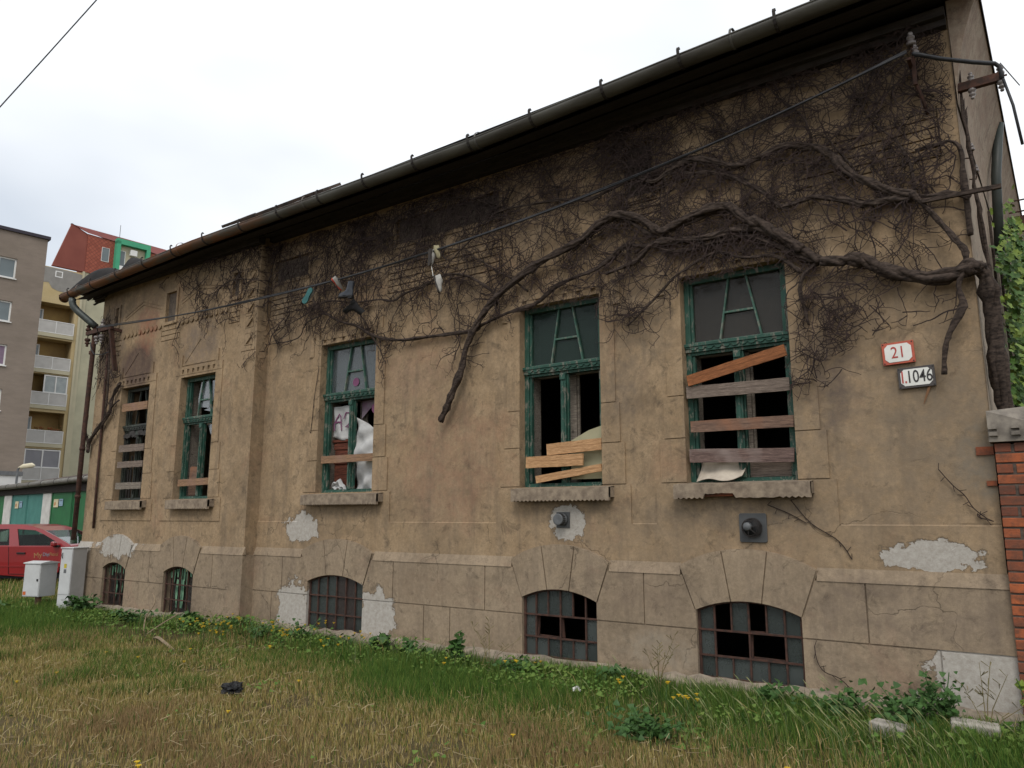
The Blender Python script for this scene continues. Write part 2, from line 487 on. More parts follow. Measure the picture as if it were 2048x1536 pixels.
M_leafy = simple('yellow_ivy_leaf', (.17, .23, .03), (.10, .16, .03), 4, .6, 0, .3)
M_yellow = simple('yellow_petal', (.62, .42, .02), (.50, .32, .02), 20, .7, 0)
M_stem = simple('dry_stem', (.19, .15, .07), (.11, .10, .04), 20, .9, 0)
# ------------------------------------------------------------------ the abandoned house
WX0, WX1 = -9.45, -.35       # main facade, plane y = 0
RX0, RY = -14.1, -.2         # projecting left bay, plane y = RY
ZT = 5.82
house = empty('abandoned_house', (-7.2, 0, 0), 0,
    'long abandoned single-storey plastered house with boarded green windows and bare vines under its eaves', 'house')
bpy.context.view_layer.update()
HL = Matrix.Translation((7.2, 0, 0))
def H(o):
    """keep world placement while parented to the house"""
    o.parent = house; o.matrix_parent_inverse = HL
    return o

WIN = [(-2.36, .52), (-4.32, .52), (-7.69, .54)]
ZB, ZTP = 1.87, 3.93
reg = [(rect(WX0, WX1, 1.0, ZT), .014)]
# base band and stepped surrounds
reg.append((rect(WX0, WX1, 1.0, 1.48), 0.))
reg.append((rect(-.62, WX1, 1.48, 1.5), .022))
for cx, hw in WIN:
    e = hw-.52
    reg.append((rect(cx-.84-e, cx+.84+e, 1.48, 1.875), 0.))
    for z0, z1, k in ((1.885, 2.305, .785), (2.315, 2.725, .735), (2.735, 4.02, .69)):
        reg.append((rect(cx-k-e, cx+k+e, z0, z1), -.002 if z0 < 2.7 else 0.))
    # ears and dentil row of the lintel
    for s in (-1, 1):
        reg.append((rect(cx+s*(.60+e)-.035, cx+s*(.60+e)+.035, 4.02, 4.2), -.004))
        reg.append((rect(cx+s*(.72+e)-.05, cx+s*(.72+e)+.05, 3.78, 4.06), -.006))
    reg.append((rect(cx-hw, cx+hw, 4.0, 4.075), -.006))
    for k in range(6):
        x = cx-hw+.07+k*(2*hw-.14)/5
        reg.append((rect(x-.028, x+.028, 3.955, 4.0), .022))
# frieze: window-like dark panels with raised frames, sets of grooves
def frame_panel(x0, x1, z0, z1, lv=0.022):
    reg.append((rect(x0-.05, x1+.05, z0-.05, z1+.05), lv-.022))
    reg.append((rect(x0, x1, z0, z1), lv+.03))
    PANELS.append((x0, x1, z0, z1, lv+.03))
PANELS = []
def grooves(x0, x1, zs, lv=0.022, step=0.):
    for i, z in enumerate(zs):
        reg.append((rect(x0+step*i, x1-step*i, z-.007, z+.007), lv+.02))
    reg.append((rect(x1-.006, x1+.006, zs[-1], zs[0]+.1), lv+.02))
    reg.append((rect(x0-.006, x0+.006, zs[-1], zs[0]+.1), lv+.02))
frame_panel(-6.84, -5.14, 5.12, 5.46); grooves(-6.98, -5.10, (4.83, 4.74, 4.65, 4.56, 4.47))
frame_panel(-9.36, -8.60, 5.05, 5.38); grooves(-9.43, -8.50, (4.78, 4.70, 4.62, 4.54))
frame_panel(-3.46, -3.14, 4.92, 5.5); grooves(-3.5, -3.06, (4.84, 4.77, 4.70, 4.62))
grooves(-1.70, -.50, (4.93, 4.84, 4.75, 4.66, 4.57))
# window and basement openings
BAS = [(-2.35, .475), (-4.33, .455), (-7.74, .525)]
for cx, hw in WIN:
    reg.append((rect(cx-hw, cx+hw, ZB, ZTP), None))
mb = relief(reg, .34)
for a, b in ((WX0, -8.59), (-6.80, -5.17), (-3.47, -3.21), (-1.51, WX1)):     # chamfered lower lip of the sunk fields
    mb.add([(a, -.001, 1.476), (b, -.001, 1.476), (b, .0225, 1.500), (a, .0225, 1.500)], [(0, 1, 2, 3)])
o = H(mb.build('facade_wall', M_wall, None, fix=False))
for x0, x1, z0, z1, y in PANELS:
    H(MB().box(x0+.01, x1-.01, y-.003, y+.01, z0+.01, z1-.01).build('relief_panel', M_panel))

# ---- projecting left bay
WW = [(-12.72, .45), (-10.875, .47)]
RB, RT = 1.82, 3.76
reg = [(rect(RX0, WX0, 1.0, ZT), RY)]
for cx, hw in WW:
    for z0, z1, k in ((1.49, 1.835, .80), (1.845, 2.25, .74), (2.26, 2.66, .70), (2.67, 3.80, .64)):
        reg.append((rect(cx-k, cx+k, z0, z1), RY-.012))
    reg.append((rect(cx-.64, cx+.64, 3.80, 3.93), RY-.018))
    for s in (-1, 1):
        reg.append((rect(cx+s*.49-.03, cx+s*.49+.03, 3.93, 4.13), RY-.02))
    for k in range(7):
        x = cx-hw+.05+k*(2*hw-.10)/6
        reg.append((rect(x-.03, x+.03, 3.82, 3.885), RY+.006))
    reg.append(([(cx-.47, 3.955), (cx+.47, 3.955), (cx+.47, 4.13), (cx, 4.42)], RY-.010))
    reg.append(([(cx-.40, 3.99), (cx+.40, 3.99), (cx+.40, 4.10), (cx, 4.35)], RY-.003))
def line(pts, w, lv):
    for (x0, z0), (x1, z1) in zip(pts, pts[1:]):
        d = Vector((x1-x0, z1-z0)).normalized(); n = Vector((-d.y, d.x))*w/2; d = d*w*.4
        reg.append(([(x0-d.x-n.x, z0-d.y-n.y), (x1+d.x-n.x, z1+d.y-n.y), (x1+d.x+n.x, z1+d.y+n.y), (x0-d.x+n.x, z0-d.y+n.y)], lv))
for q in ([(-13.29, 5.0), (-12.71, 5.2), (-12.12, 5.03)], [(-11.50, 5.02), (-11.0, 5.2), (-10.23, 5.06)]):
    line(q, .012, RY+.015)
    line([(x, z+.06) for x, z in q], .012, RY+.015)
n0 = len(PANELS)
frame_panel(-11.95, -11.65, 4.77, 5.28, RY); grooves(-12.06, -11.51, (4.63, 4.545, 4.455), RY)
frame_panel(-13.60, -13.50, 4.95, 5.28, RY); grooves(-13.92, -13.36, (4.66, 4.56, 4.47, 4.39), RY)
frame_panel(-10.10, -9.93, 4.90, 5.28, RY); grooves(-10.17, -9.90, (4.75, 4.66, 4.575, 4.49), RY)
def circ(cx, cz, r, n=14, a0=0, a1=2*math.pi):
    return [(cx+r*math.cos(a0+(a1-a0)*i/n), cz+r*math.sin(a0+(a1-a0)*i/n)) for i in range(n)]
for x0, x1, n in ((-13.27, -12.12, 10), (-11.44, -10.25, 10)):
    for k in range(n):
        cx = x0+(x1-x0)*k/(n-1); cz = 4.70+.02*k/n
        reg.append((circ(cx, cz, .058), RY+.014))
        reg.append((circ(cx, cz+.012, .042, 12), RY-.012))
# pilaster fields with squares and sunk triangles
for px_ in (-9.64, -13.93):
    for z in (4.00,):
        reg.append((rect(px_-.17, px_+.17, z-.007, z+.007), RY+.012))
    for z in (4.18, 4.45, 4.68, 4.92, 5.15):
        reg.append((rect(px_-.10, px_+.10, z-.10, z+.09), RY+.010))
        reg.append((rect(px_-.092, px_+.092, z-.092, z+.082), RY-.004))
        reg.append(([(px_-.075, z-.08), (px_+.075, z-.08), (px_+.075, z+.06)], RY+.022))
for cx, hw in WW:
    reg.append((rect(cx-hw, cx+hw, RB, RT), None))
mb = relief(reg, .14)
mb.add([(WX0+.001, RY, 1.0), (WX0+.001, .36, 1.0), (WX0+.001, .36, ZT), (WX0+.001, RY, ZT)], [(0, 1, 2, 3)])       # return of the bay
mb.box(RX0, RX0+.3, RY+.001, 6, 1.0, ZT-.001)
H(mb.build('bay_wall', M_wing, None, fix=False))
for x0, x1, z0, z1, y in PANELS[n0:]:
    H(MB().box(x0+.01, x1-.01, y-.003, y+.01, z0+.01, z1-.01).build('relief_panel', M_panel))

# ---- plinth: blocks with joints, arched basement windows with voussoirs
def arch_pts(cx, hw, z_spring, rise, n=14):
    r = (hw*hw+rise*rise)/(2*rise); c = z_spring+rise-r
    a = math.asin(hw/r)
    return [(cx+r*math.sin(t), c+r*math.cos(t)) for t in [a-2*a*i/n for i in range(n+1)]]
def plinth(name, x0, x1, y0, yb, bas, vj_up, vj_low, zj=.53, ztop=1.015):
    reg = [(rect(x0, x1, -.25, ztop), y0)]
    g = y0+.014
    reg.append((rect(x0, x1, zj-.006, zj+.006), g))
    for x in vj_up: reg.append((rect(x-.006, x+.006, zj, ztop), g))
    for x in vj_low: reg.append((rect(x-.006, x+.006, .04, zj), g))
    for cx, hw in bas:
        top = arch_pts(cx, hw+.145, 1.10, .165)
        ins = arch_pts(cx, hw, .705, .10)
        vou = top+[(cx-hw, .705), (cx+hw, .705)]
        reg.append(([(p[0]+(.012 if p[0] > cx else -.012), p[1]) for p in vou], g))
        reg.append((vou, y0-.008))
        for k in (-.34, .34):
            a = (cx+k*hw*.86, .70+.10*(1-k*k)-.0); b = (cx+k*(hw+.145), 1.10+.165*(1-k*k)+.003)
            d = Vector((b[0]-a[0], b[1]-a[1])).normalized(); n = Vector((-d.y, d.x))*.006
            reg.append(([(a[0]-n.x, a[1]-n.y), (b[0]-n.x, b[1]-n.y), (b[0]+n.x, b[1]+n.y), (a[0]+n.x, a[1]+n.y)], g-.004))
        reg.append(([(cx+hw, .10), *ins, (cx-hw, .10)], None))
    return relief(reg, yb)
mp_ = plinth('p', WX0, -.30, -.035, .30, BAS, (-1.35, -3.35, -5.29, -6.70, -8.80), (-.84, -5.79, -6.19, -9.0))
# sloped top between the arches
xs = [WX0, -8.42, -7.06, -4.93, -3.73, -2.97, -1.73, -.33]
for a, b in zip(xs[::2], xs[1::2]):
    mp_.add([(a, -.043, 1.014), (b, -.043, 1.014), (b, .003, 1.13), (a, .003, 1.13), (a, .02, 1.0), (b, .02, 1.0)],
            [(0, 1, 2, 3), (0, 3, 4), (1, 5, 2)])
H(mp_.build('plinth', M_plinth, None, fix=False))
BB = [(-12.86, .36), (-10.985, .395)]
mp_ = plinth('p', RX0-.04, WX0+.03, RY-.035, .1, BB, (-11.80, -10.13, -13.65), (-9.72,))
xs = [RX0-.04, -13.37, -12.35, -11.53, -10.44, WX0+.03]
for a, b in zip(xs[::2], xs[1::2]):
    mp_.add([(a, RY-.043, 1.014), (b, RY-.043, 1.014), (b, RY+.003, 1.13), (a, RY+.003, 1.13), (a, RY+.02, 1.0), (b, RY+.02, 1.0)],
            [(0, 1, 2, 3), (0, 3, 4), (1, 5, 2)])
mp_.box(WX0-.3, WX0+.028, RY-.034, .0, -.25, 1.01)
H(mp_.build('plinth', M_plinth, None, fix=False))
# rough footing at the foot of the wall
mb = MB()
def rough_strip(x0, x1, y, seed):
    rnd = random.Random(seed); n = int((x1-x0)/.12)
    fr = []; 
    for i in range(n+1):
        x = x0+(x1-x0)*i/n
        fr.append((x, y-.10-rnd.random()*.05, .07+rnd.random()*.035, rnd.random()*.02))
    b = len(mb.v); vs = []; fs = []
    for x, yy, zz, e in fr: vs += [(x, yy-.03, -.2), (x, yy, zz-.02), (x, yy+.05, zz+.01), (x, y+.02, zz+.025+e)]
    for i in range(n):
        for k in range(3): fs.append((i*4+k, i*4+4+k, i*4+5+k, i*4+1+k))
    mb.add(vs, fs)
rough_strip(WX0, -.28, -.05, 3); rough_strip(RX0, WX0+.1, RY-.05, 4)
H(mb.build('footing', M_foot))

# ---- side wall running back from the right corner, rear, interior
def SX(y): return WX1+.02*y
mb = MB()
n = 40
rnd = random.Random(5)
vs = []; fs = []
for i in range(n+1):
    y = 14*i/n
    for j in range(16):
        z = -.2+(6.1)*j/15
        vs.append((SX(y)+(rnd.random()-.5)*.006*(i > 0), y, z))
for i in range(n):
    for j in range(15): fs.append((i*16+j, (i+1)*16+j, (i+1)*16+j+1, i*16+j+1))
mb.add(vs, fs)
mb.box(WX1-.3, WX1-.003, .33, 14, -.2, 5.9)
H(mb.build('side_wall', M_side, None, fix=False))
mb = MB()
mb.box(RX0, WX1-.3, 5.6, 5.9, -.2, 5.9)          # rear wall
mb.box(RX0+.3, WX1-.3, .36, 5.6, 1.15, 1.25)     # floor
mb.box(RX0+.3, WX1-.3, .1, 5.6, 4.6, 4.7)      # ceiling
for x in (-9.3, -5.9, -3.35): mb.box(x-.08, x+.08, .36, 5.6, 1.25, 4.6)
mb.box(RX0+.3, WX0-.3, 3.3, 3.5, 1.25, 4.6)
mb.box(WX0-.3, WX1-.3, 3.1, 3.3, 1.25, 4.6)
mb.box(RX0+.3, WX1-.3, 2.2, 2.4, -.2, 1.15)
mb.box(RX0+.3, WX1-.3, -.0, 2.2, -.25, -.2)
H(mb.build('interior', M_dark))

# ---- eaves, roof, gutter
def eave_z(x):      # slight sag to the left end
    pts = [(-15, 5.58), (-14.2, 5.62), (-10.5, 5.74), (-7.6, 5.755), (-5, 5.77), (-2.5, 5.87), (-1.6, 5.90), (.2, 5.95)]
    for (a, za), (b, zb) in zip(pts, pts[1:]):
        if x <= b: return za+(zb-za)*max(0, (x-a))/(b-a)
    return 5.95
mb = MB(); n = 60
xs = [-14.45+(14.45+WX1-.02)*i/n for i in range(n+1)]
for i in range(n):
    a, b = xs[i], xs[i+1]
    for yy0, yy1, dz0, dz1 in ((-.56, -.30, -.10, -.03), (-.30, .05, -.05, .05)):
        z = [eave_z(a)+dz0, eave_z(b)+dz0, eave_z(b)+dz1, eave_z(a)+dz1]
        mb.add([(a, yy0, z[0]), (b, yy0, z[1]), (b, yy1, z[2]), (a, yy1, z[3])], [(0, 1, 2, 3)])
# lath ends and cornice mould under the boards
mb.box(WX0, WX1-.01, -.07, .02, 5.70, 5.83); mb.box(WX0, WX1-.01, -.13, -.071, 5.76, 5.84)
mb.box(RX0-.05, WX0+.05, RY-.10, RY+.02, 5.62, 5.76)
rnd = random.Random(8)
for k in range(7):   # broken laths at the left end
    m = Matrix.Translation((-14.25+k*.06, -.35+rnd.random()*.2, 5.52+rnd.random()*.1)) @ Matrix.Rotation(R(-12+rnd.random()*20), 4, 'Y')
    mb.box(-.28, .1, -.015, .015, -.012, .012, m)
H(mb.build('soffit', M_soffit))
mb = MB()   # roof: front slope, hip at both ends
ez = lambda x, d=0: eave_z(x)+.06+d
E0 = (-14.62, -.62, ez(-14.6)); E1 = (.0-.12, -.62, ez(0)); E2 = (.13, 13, 6.02); E3 = (-14.6, 6.3, 5.7)
R0 = (-11.2, 2.8, 7.8); R1 = (-3.3, 2.8, 7.9)
mb.add([E0, E1, R1, R0, (-14.6, 6.3, 5.7), (-.3, 6.3, 5.95)], [(0, 1, 2, 3), (0, 3, 4), (3, 2, 5, 4), (1, 5, 2)])
mb.add([(WX1-.2, -.1, 5.99), (-.10, -.1, 6.02), (.16, 13.5, 6.02), (-1.5, 13.5, 6.6), (-1.5, .1, 6.6)], [(0, 1, 2, 3, 4)])
mb.box(-.13, -.09, -.60, .1, 5.93, 6.04)
mb.add([(-.10, -.05, 6.03), (.165, 13.5, 6.03), (.165, 13.5, 5.95), (-.10, -.05, 5.95), (WX1+.0, -.05, 5.95), (-.08, 13.5, 5.95)], [(0, 1, 2, 3)])
cv = MB(); vs = []; fs = []
for i in range(21):
    y = .01+13.4*i/20
    for j in range(7):
        a = j/6; vs.append((SX(y)+.012+.225*a**1.8, y, 5.0+.96*a))
for i in range(20):
    for j in range(6): fs.append((i*7+j, (i+1)*7+j, (i+1)*7+j+1, i*7+j+1))
cv.add(vs, fs); cv.add([vs[j] for j in range(7)]+[(WX1, .01, 5.96)], [tuple(range(8))])
H(cv.build('side_cove', M_side, fix=False))
# row of tiles that overhangs the left half of the gutter
for k in range(34):
    x = -14.55+k*.205
    if x > -7.75: break
    h = .10+.02*math.sin(k*1.7)+(.05 if k > 22 else 0)
    m = Matrix.Translation((x, -.60+rnd.random()*.02, ez(x, .0))) @ Matrix.Rotation(R(33+rnd.random()*3), 4, 'X')
    mb.box(0, .195, -.04, .35, 0, .03+.012*rnd.random(), m)
    if k > 22:
        mb.box(0, .19, -.02, .35, .045, .08+.012*rnd.random(), m)
o = H(mb.build('roof', M_tile))
# rolled sheet over the left hip
mb = MB(); vs = []; fs = []
for i in range(13):
    t = i/12; x = -14.62+2.6*t
    for j in range(9):
        a = math.pi*j/8
        rr = .30*math.sin(math.pi*min(1, t*1.35+.12))**.7 if t < .7 else .30*(1-(t-.7)/.34)
        rr = max(rr, .02)
        vs.append((x, -.45-.16*math.cos(a), ez(x)+rr*math.sin(a)*1.05))
for i in range(12):
    for j in range(8): fs.append((i*9+j, (i+1)*9+j, (i+1)*9+j+1, i*9+j+1))
mb.add(vs, fs)
H(mb.build('hip_sheet', simple('bitumen_sheet', (.012, .012, .013), (.022, .019, .018), 5, .95, .4), smooth=True))
# gutter: half-round trough on hooks
gut = MB(); n = 48; vs = []; fs = []
gx = [-14.72+(14.72-.15)*i/n for i in range(n+1)]
for x in gx:
    zc = eave_z(x)+.01
    for j in range(13):
        a = math.pi*(1+j/12)+.12
        vs.append((x, -.64+.093*math.cos(a), zc+.093*math.sin(a)))
    vs.append((x, -.64-.10, zc+.012)); 
for i in range(n):
    for j in range(12): fs.append((i*14+j, (i+1)*14+j, (i+1)*14+j+1, i*14+j+1))
gut.add(vs, fs)
gut.tube([(x, -.732, eave_z(x)+.002) for x in gx], .010, 5)
for x in (-14.1, -10.9, -7.9, -4.95, -2.0):    # soldered joints
    gut.tube([(x-.012, -.64, eave_z(x)-.0), (x+.012, -.64, eave_z(x)-.0)], .097, 16, cap=False)
gut.lathe([(.001, -14.722), (.093, -14.722)], (0, -.64, 5.57), 'X', 18)
g = H(gut.build('gutter', M_gut, fix=False, smooth=True))
md = g.modifiers.new('s', 'SOLIDIFY'); md.thickness = .003
for x in (-1.6, -2.5, -3.33, -4.2, -5.05, -5.9, -6.75, -7.6, -8.45, -9.3, -10.2, -11.05, -11.9, -12.75, -13.6, -14.4):
    z = eave_z(x)+.01
    pts = [(x, -.64+.101*math.cos(a), z+.101*math.sin(a)) for a in [math.pi*(2.0-k/8) for k in range(9)]]
    pts = [(x, -.52, z+.04)]+pts+[(x, -.745, z+.035), (x, -.735, z+.06), (x, -.715, z+.05)]
    hk = MB()
    for p, q in zip(pts, pts[1:]):
        d = (Vector(q)-Vector(p)); 
        hk.bar(Vector(p)-d*.1, Vector(q)+d*.1, .028, .008, up=(0, -(q[2]-p[2]), q[1]-p[1]))
    k = hk.build('gutter_hook', M_iron); k.parent = g
# downpipe: swan neck and pipe along the corner
dp = MB()
dp.tube([(-14.38, -.64, 5.50), (-14.38, -.64, 5.43), (-14.37, -.62, 5.36), (-14.30, -.56, 5.26), (-14.12, -.40, 5.06), (-14.06, -.33, 4.98)], [.062]*6, 12)
H(dp.build('downpipe_neck', simple('green_zinc', (.085, .10, .095), (.05, .058, .055), 6, .5, .2, .5, .3), smooth=True))
dp = MB()
dp.tube([(-14.07, -.34, 5.0), (-14.08, -.33, 4.8), (-14.12, -.33, 3.0), (-14.12, -.33, 1.15)], .042, 12)
for z in (4.5, 2.75, 1.9): dp.tube([(-14.12, -.33, z-.03), (-14.12, -.33, z+.03)], .05, 12)
dp.tube([(-13.72, -.24, 4.55), (-13.70, -.235, 3.2), (-13.69, -.235, 2.3), (-13.66, -.235, 1.35)], .022, 8)
H(dp.build('downpipe', M_rust, smooth=True))
# ------------------------------------------------------------------ windows
def pane(parent, x0, x1, z0, z1, y, mat, name='pane', pts=None):
    mb = MB()
    mb.xz(pts or rect(x0, x1, z0, z1), y, y+.004)
    o = mb.build(name, mat); o.parent = parent; return o
def window(cx, hw, zb, zt, y0, mat, gmat, ztr, split=.5, inner=True, label=None):
    """one tall window in the reveal: outer frame with moulded transom, A-shaped bars above, empty casements below"""
    w = empty('window', (cx, y0, zb)); w.parent = house; w.matrix_parent_inverse = HL
    if label: w['label'] = label
    y = .105; h = zt-zb; t = ztr-zb
    f = MB()
    for s in (-1, 1):
        f.box(min(s*hw, s*(hw-.055)), max(s*hw, s*(hw-.055)), y, y+.07, 0, h)
        f.box(min(s*(hw-.055), s*(hw-.085)), max(s*(hw-.055), s*(hw-.085)), y+.02, y+.07, .05, h-.06)
    f.box(-hw+.055, hw-.055, y, y+.07, h-.06, h)
    f.box(-hw+.055, hw-.055, y+.0, y+.07, 0, .045); f.box(-hw+.055, hw-.055, y-.03, y, 0, .02)
    fr = f.build('frame', mat, w, bevel=.004)
    tr = MB()
    tr.box(-hw, hw, y-.045, y-.001, t+.055, t+.085); tr.box(-hw+.005, hw-.005, y-.025, y-.001, t+.0, t+.053)
    tr.box(-hw+.055, hw-.055, y+.003, y+.07, t-.03, t+.08)
    tr.box(-hw+.005, hw-.005, y-.035, y-.026, t+.037, t+.053)
    k = 0; x = -hw+.05
    while x < hw-.06:      # carved wave
        c = [(x+.045+.032*math.cos(a), t+.036-.020*math.sin(a)*(1 if a < math.pi else 1)) for a in [math.pi*i/6 for i in range(7)]]
        tr.xz(c, y-.038, y-.026); x += .083
    tr.build('transom', mat, w, bevel=.002)
    mx_ = -hw+2*hw*split
    m_ = MB()
    m_.box(mx_-.032, mx_+.032, y-.012, y+.06, .045, t-.03)
    m_.box(mx_-.012, mx_+.012, y-.024, y-.013, .10, t-.12); m_.box(mx_-.034, mx_+.034, y-.03, y-.013, t-.10, t-.032)
    m_.box(mx_-.05, mx_-.033, y+.02, y+.06, .05, t-.03); m_.box(mx_+.033, mx_+.05, y+.02, y+.06, .05, t-.03)
    m_.build('mullion', mat, w, bevel=.003)
    # upper light with slanted bars
    a = MB()
    zb_, zt_ = t+.085, h-.06
    xl0, xl1, xr0, xr1 = -hw*.33, -hw*.12, hw*.46, hw*.22
    a.bar((xl0, y+.03, zb_), (xl1, y+.03, zt_), .017, .03); a.bar((xr0, y+.03, zb_), (xr1, y+.03, zt_), .017, .03)
    q = .46
    a.bar((xl0+(xl1-xl0)*q, y+.03, zb_+(zt_-zb_)*q), (xr0+(xr1-xr0)*q, y+.03, zb_+(zt_-zb_)*q+.0), .02, .028)
    a.box(-hw+.085, hw-.085, y+.015, y+.05, zb_, zb_+.02)
    a.build('slanted_bars', M_green2 if mat is not M_burnt else mat, w)
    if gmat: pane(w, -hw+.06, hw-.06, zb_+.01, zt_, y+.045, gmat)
    if inner:
        i_ = MB(); yi = y+.20
        for s in (-1, 1): i_.box(min(s*hw, s*(hw-.06)), max(s*hw, s*(hw-.06)), y+.071, yi+.05, 0, h)
        i_.box(-hw+.06, hw-.06, yi, yi+.05, t-.02, t+.05)
        i_.box(-hw+.06, hw-.06, y+.071, yi+.05, -.01, .03); i_.box(-hw+.06, hw-.06, y+.071, yi+.05, h-.04, h)
        i_.box(mx_-.045, mx_+.045, yi, yi+.06, .03, t); i_.box(mx_+.046, mx_+.07, yi+.02, yi+.05, .03, t)
        i_.build('inner_frame', M_palew, w, bevel=.003)
    w['y'] = y
    return w
def board(w, x0, z0, x1, z1, h, y, mat, th=.022, label=None):
    """plank from (x0,z0) to (x1,z1) (world facade coordinates of its centre line)"""
    L0 = w.location
    a = Vector((x0-L0.x, y-L0.y, z0-L0.z)); b = Vector((x1-L0.x, y-L0.y, z1-L0.z))
    rnd = random.Random(int(x0*1000+z0*77))
    d = (b-a); ln = d.length; ang = math.atan2(d.z, d.x)
    n = 9; vs = []; fs = []
    for i in range(n+1):
        x = ln*i/n
        for yy in (-th/2, th/2):
            for zz in (-h/2, h/2):
                j = .0035*(rnd.random()-.5) if 0 < i < n else 0
                e = (rnd.random()-.5)*.008 if i in (0, n) else 0
                vs.append((x+e, yy, zz+j))
    for i in range(n):
        b_ = i*4
        for p, q in ((0, 1), (1, 3), (3, 2), (2, 0)): fs.append((b_+p, b_+q, b_+4+q, b_+4+p))
    fs += [(0, 2, 3, 1), (n*4, n*4+1, n*4+3, n*4+2)]
    mb = MB().add(vs, fs)
    for x in (.05, ln-.05):
        for z in (-h*.25, h*.25): mb.lathe([(.004, -th/2-.002), (.004, -th/2)], (x, 0, z), 'Y', 6)
    o = mb.build('board', mat, w)
    o.location = a; o.rotation_euler = (0, -ang, 0)
    if label: o['label'] = label
    return o

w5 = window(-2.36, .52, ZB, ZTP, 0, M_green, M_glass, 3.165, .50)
board(w5, -2.83, 2.865, -1.88, 3.06, .108, -.0, M_orange, label='orange slanting board')
board(w5, -2.855, 2.755, -1.87, 2.745, .12, .025, M_greyw)
board(w5, -2.825, 2.415, -1.85, 2.405, .108, .025, M_brownw)
board(w5, -2.85, 2.135, -1.866, 2.10, .128, .025, M_redw)
# curled sheet pushed out under the lowest board
def cloth(w, name, mat, fn, nu=16, nv=12, label=None):
    vs = [fn(i/nu, j/nv) for i in range(nu+1) for j in range(nv+1)]
    fs = [(i*(nv+1)+j, (i+1)*(nv+1)+j, (i+1)*(nv+1)+j+1, i*(nv+1)+j+1) for i in range(nu) for j in range(nv)]
    mb = MB(); mb.v = vs; mb.f = fs
    o = mb.build(name, mat, w, smooth=True, fix=False)
    m = o.modifiers.new('s', 'SOLIDIFY'); m.thickness = .004
    if label: o['label'] = label
    return o
cloth(w5, 'curled_sheet', M_paper, lambda u, v: (-.42+.44*u+.02*v, .12-.13*(1-v)**2+.02*math.sin(u*9), .012+.20*v+.035*u*(1-v)+.02*math.sin(u*7+v*3)*(1-v)))
MB().box(.05, .43, .16, .175, .05, .25).build('backing_sheet', M_greyw, w5)
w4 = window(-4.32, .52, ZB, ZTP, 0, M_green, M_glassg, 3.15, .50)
board(w4, -4.495, 2.275, -3.815, 2.305, .125, .03, M_pine)
board(w4, -4.755, 2.145, -4.03, 2.15, .125, .01, M_pine)
board(w4, -4.64, 1.955, -3.82, 2.06, .078, .035, M_pine)
mb = MB().xz([(.08, .08), (.46, .08), (.46, .64), (.30, .60), (.08, .50)], .12, .135); mb.build('plywood_sheet', M_ply, w4)
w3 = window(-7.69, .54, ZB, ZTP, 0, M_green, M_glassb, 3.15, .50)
board(w3, -8.19, 2.32, -7.17, 2.32, .10, .055, M_tanw)
# things stuffed behind the lower casements
t = 3.15-ZB
f = lambda u, v: (-.46+.44*u, .21+.012*math.sin(u*11+v*5), .78+.42*v-.06*math.sin(u*3)*(1-v))
p = cloth(w3, 'paper_screen', M_sheet, f)
sp = MB()
def stroke(pts, w_=.012, y=.19):
    sp.tube([(x, y, z) for x, z in pts], w_, 5, flat=.3)
stroke([(-.42, .86), (-.43, .95), (-.38, 1.03), (-.33, 1.09), (-.30, 1.05), (-.29, .93), (-.28, .86)])
stroke([(-.40, .97), (-.34, .98), (-.30, .97)])
stroke([(-.24, 1.02), (-.20, 1.10), (-.13, 1.09), (-.10, 1.01), (-.14, .93), (-.21, .90), (-.14, .90), (-.08, .86)])
sp.build('sprayed_letters', M_spray, w3)
cb = MB(); cb.box(-.44, -.12, .24, .55, .03, .70); cb.box(-.45, -.10, .225, .24, .40, .43); cb.box(-.45, -.10, .225, .24, .60, .68)
cb.box(-.47, -.08, .21, .56, .70, .735)
cb.box(-.42, -.16, .222, .238, .10, .36)
cb.build('cabinet_behind', M_cab, w3)
cloth(w3, 'hanging_cloth', M_sheet, lambda u, v: (-.10+.10*u, .20+.02*math.sin(u*5+v*9), .03+.72*v))
cloth(w3, 'crumpled_cloth', M_sheet, lambda u, v: (-.36+.26*u, .15-.03*math.sin(v*8+u*5), .05+.13*v*math.sin(math.pi*min(1, u+.1))+.018*math.sin(u*17)))
def sheetf(u, v):
    x = .03+.46*u
    top = 1.02-.25*u
    z = .42*0+.03+(top-.03)*v
    return (x, .20-.07*math.exp(-((v-.62+.25*u)/.14)**2)+.03*math.sin(u*6+v*11)+.02*math.sin(v*23-u*9), z)
cloth(w3, 'draped_sheet', M_sheet, sheetf, 20, 26)
MB().xz([(.30, .06), (.46, .06), (.46, .50), (.40, .5)], .30, .32).build('wooden_panel', M_cab, w3)
MB().xz([(.04, 1.25), (.46, 1.25), (.46, .86), (.30, 1.05), (.22, 1.15), (.04, 1.0)], .26, .265).build('grey_paper', simple('grey_paper', (.25, .25, .26), (.20, .12, .18), 4, .9, 0), w3)
sp = MB()
sp.lathe([(.001, .2), (.07, .2), (.07, .201)], (.36, -.002, 1.12), 'Y', 16)
sp.lathe([(.001, .14), (.06, .14), (.06, .141)], (.03, 0, 1.50), 'Y', 16)
sp.build('spray_blot', M_spray, w3)

w2 = window(-10.875, .47, RB, RT, RY, M_green, None, 3.03, .52)
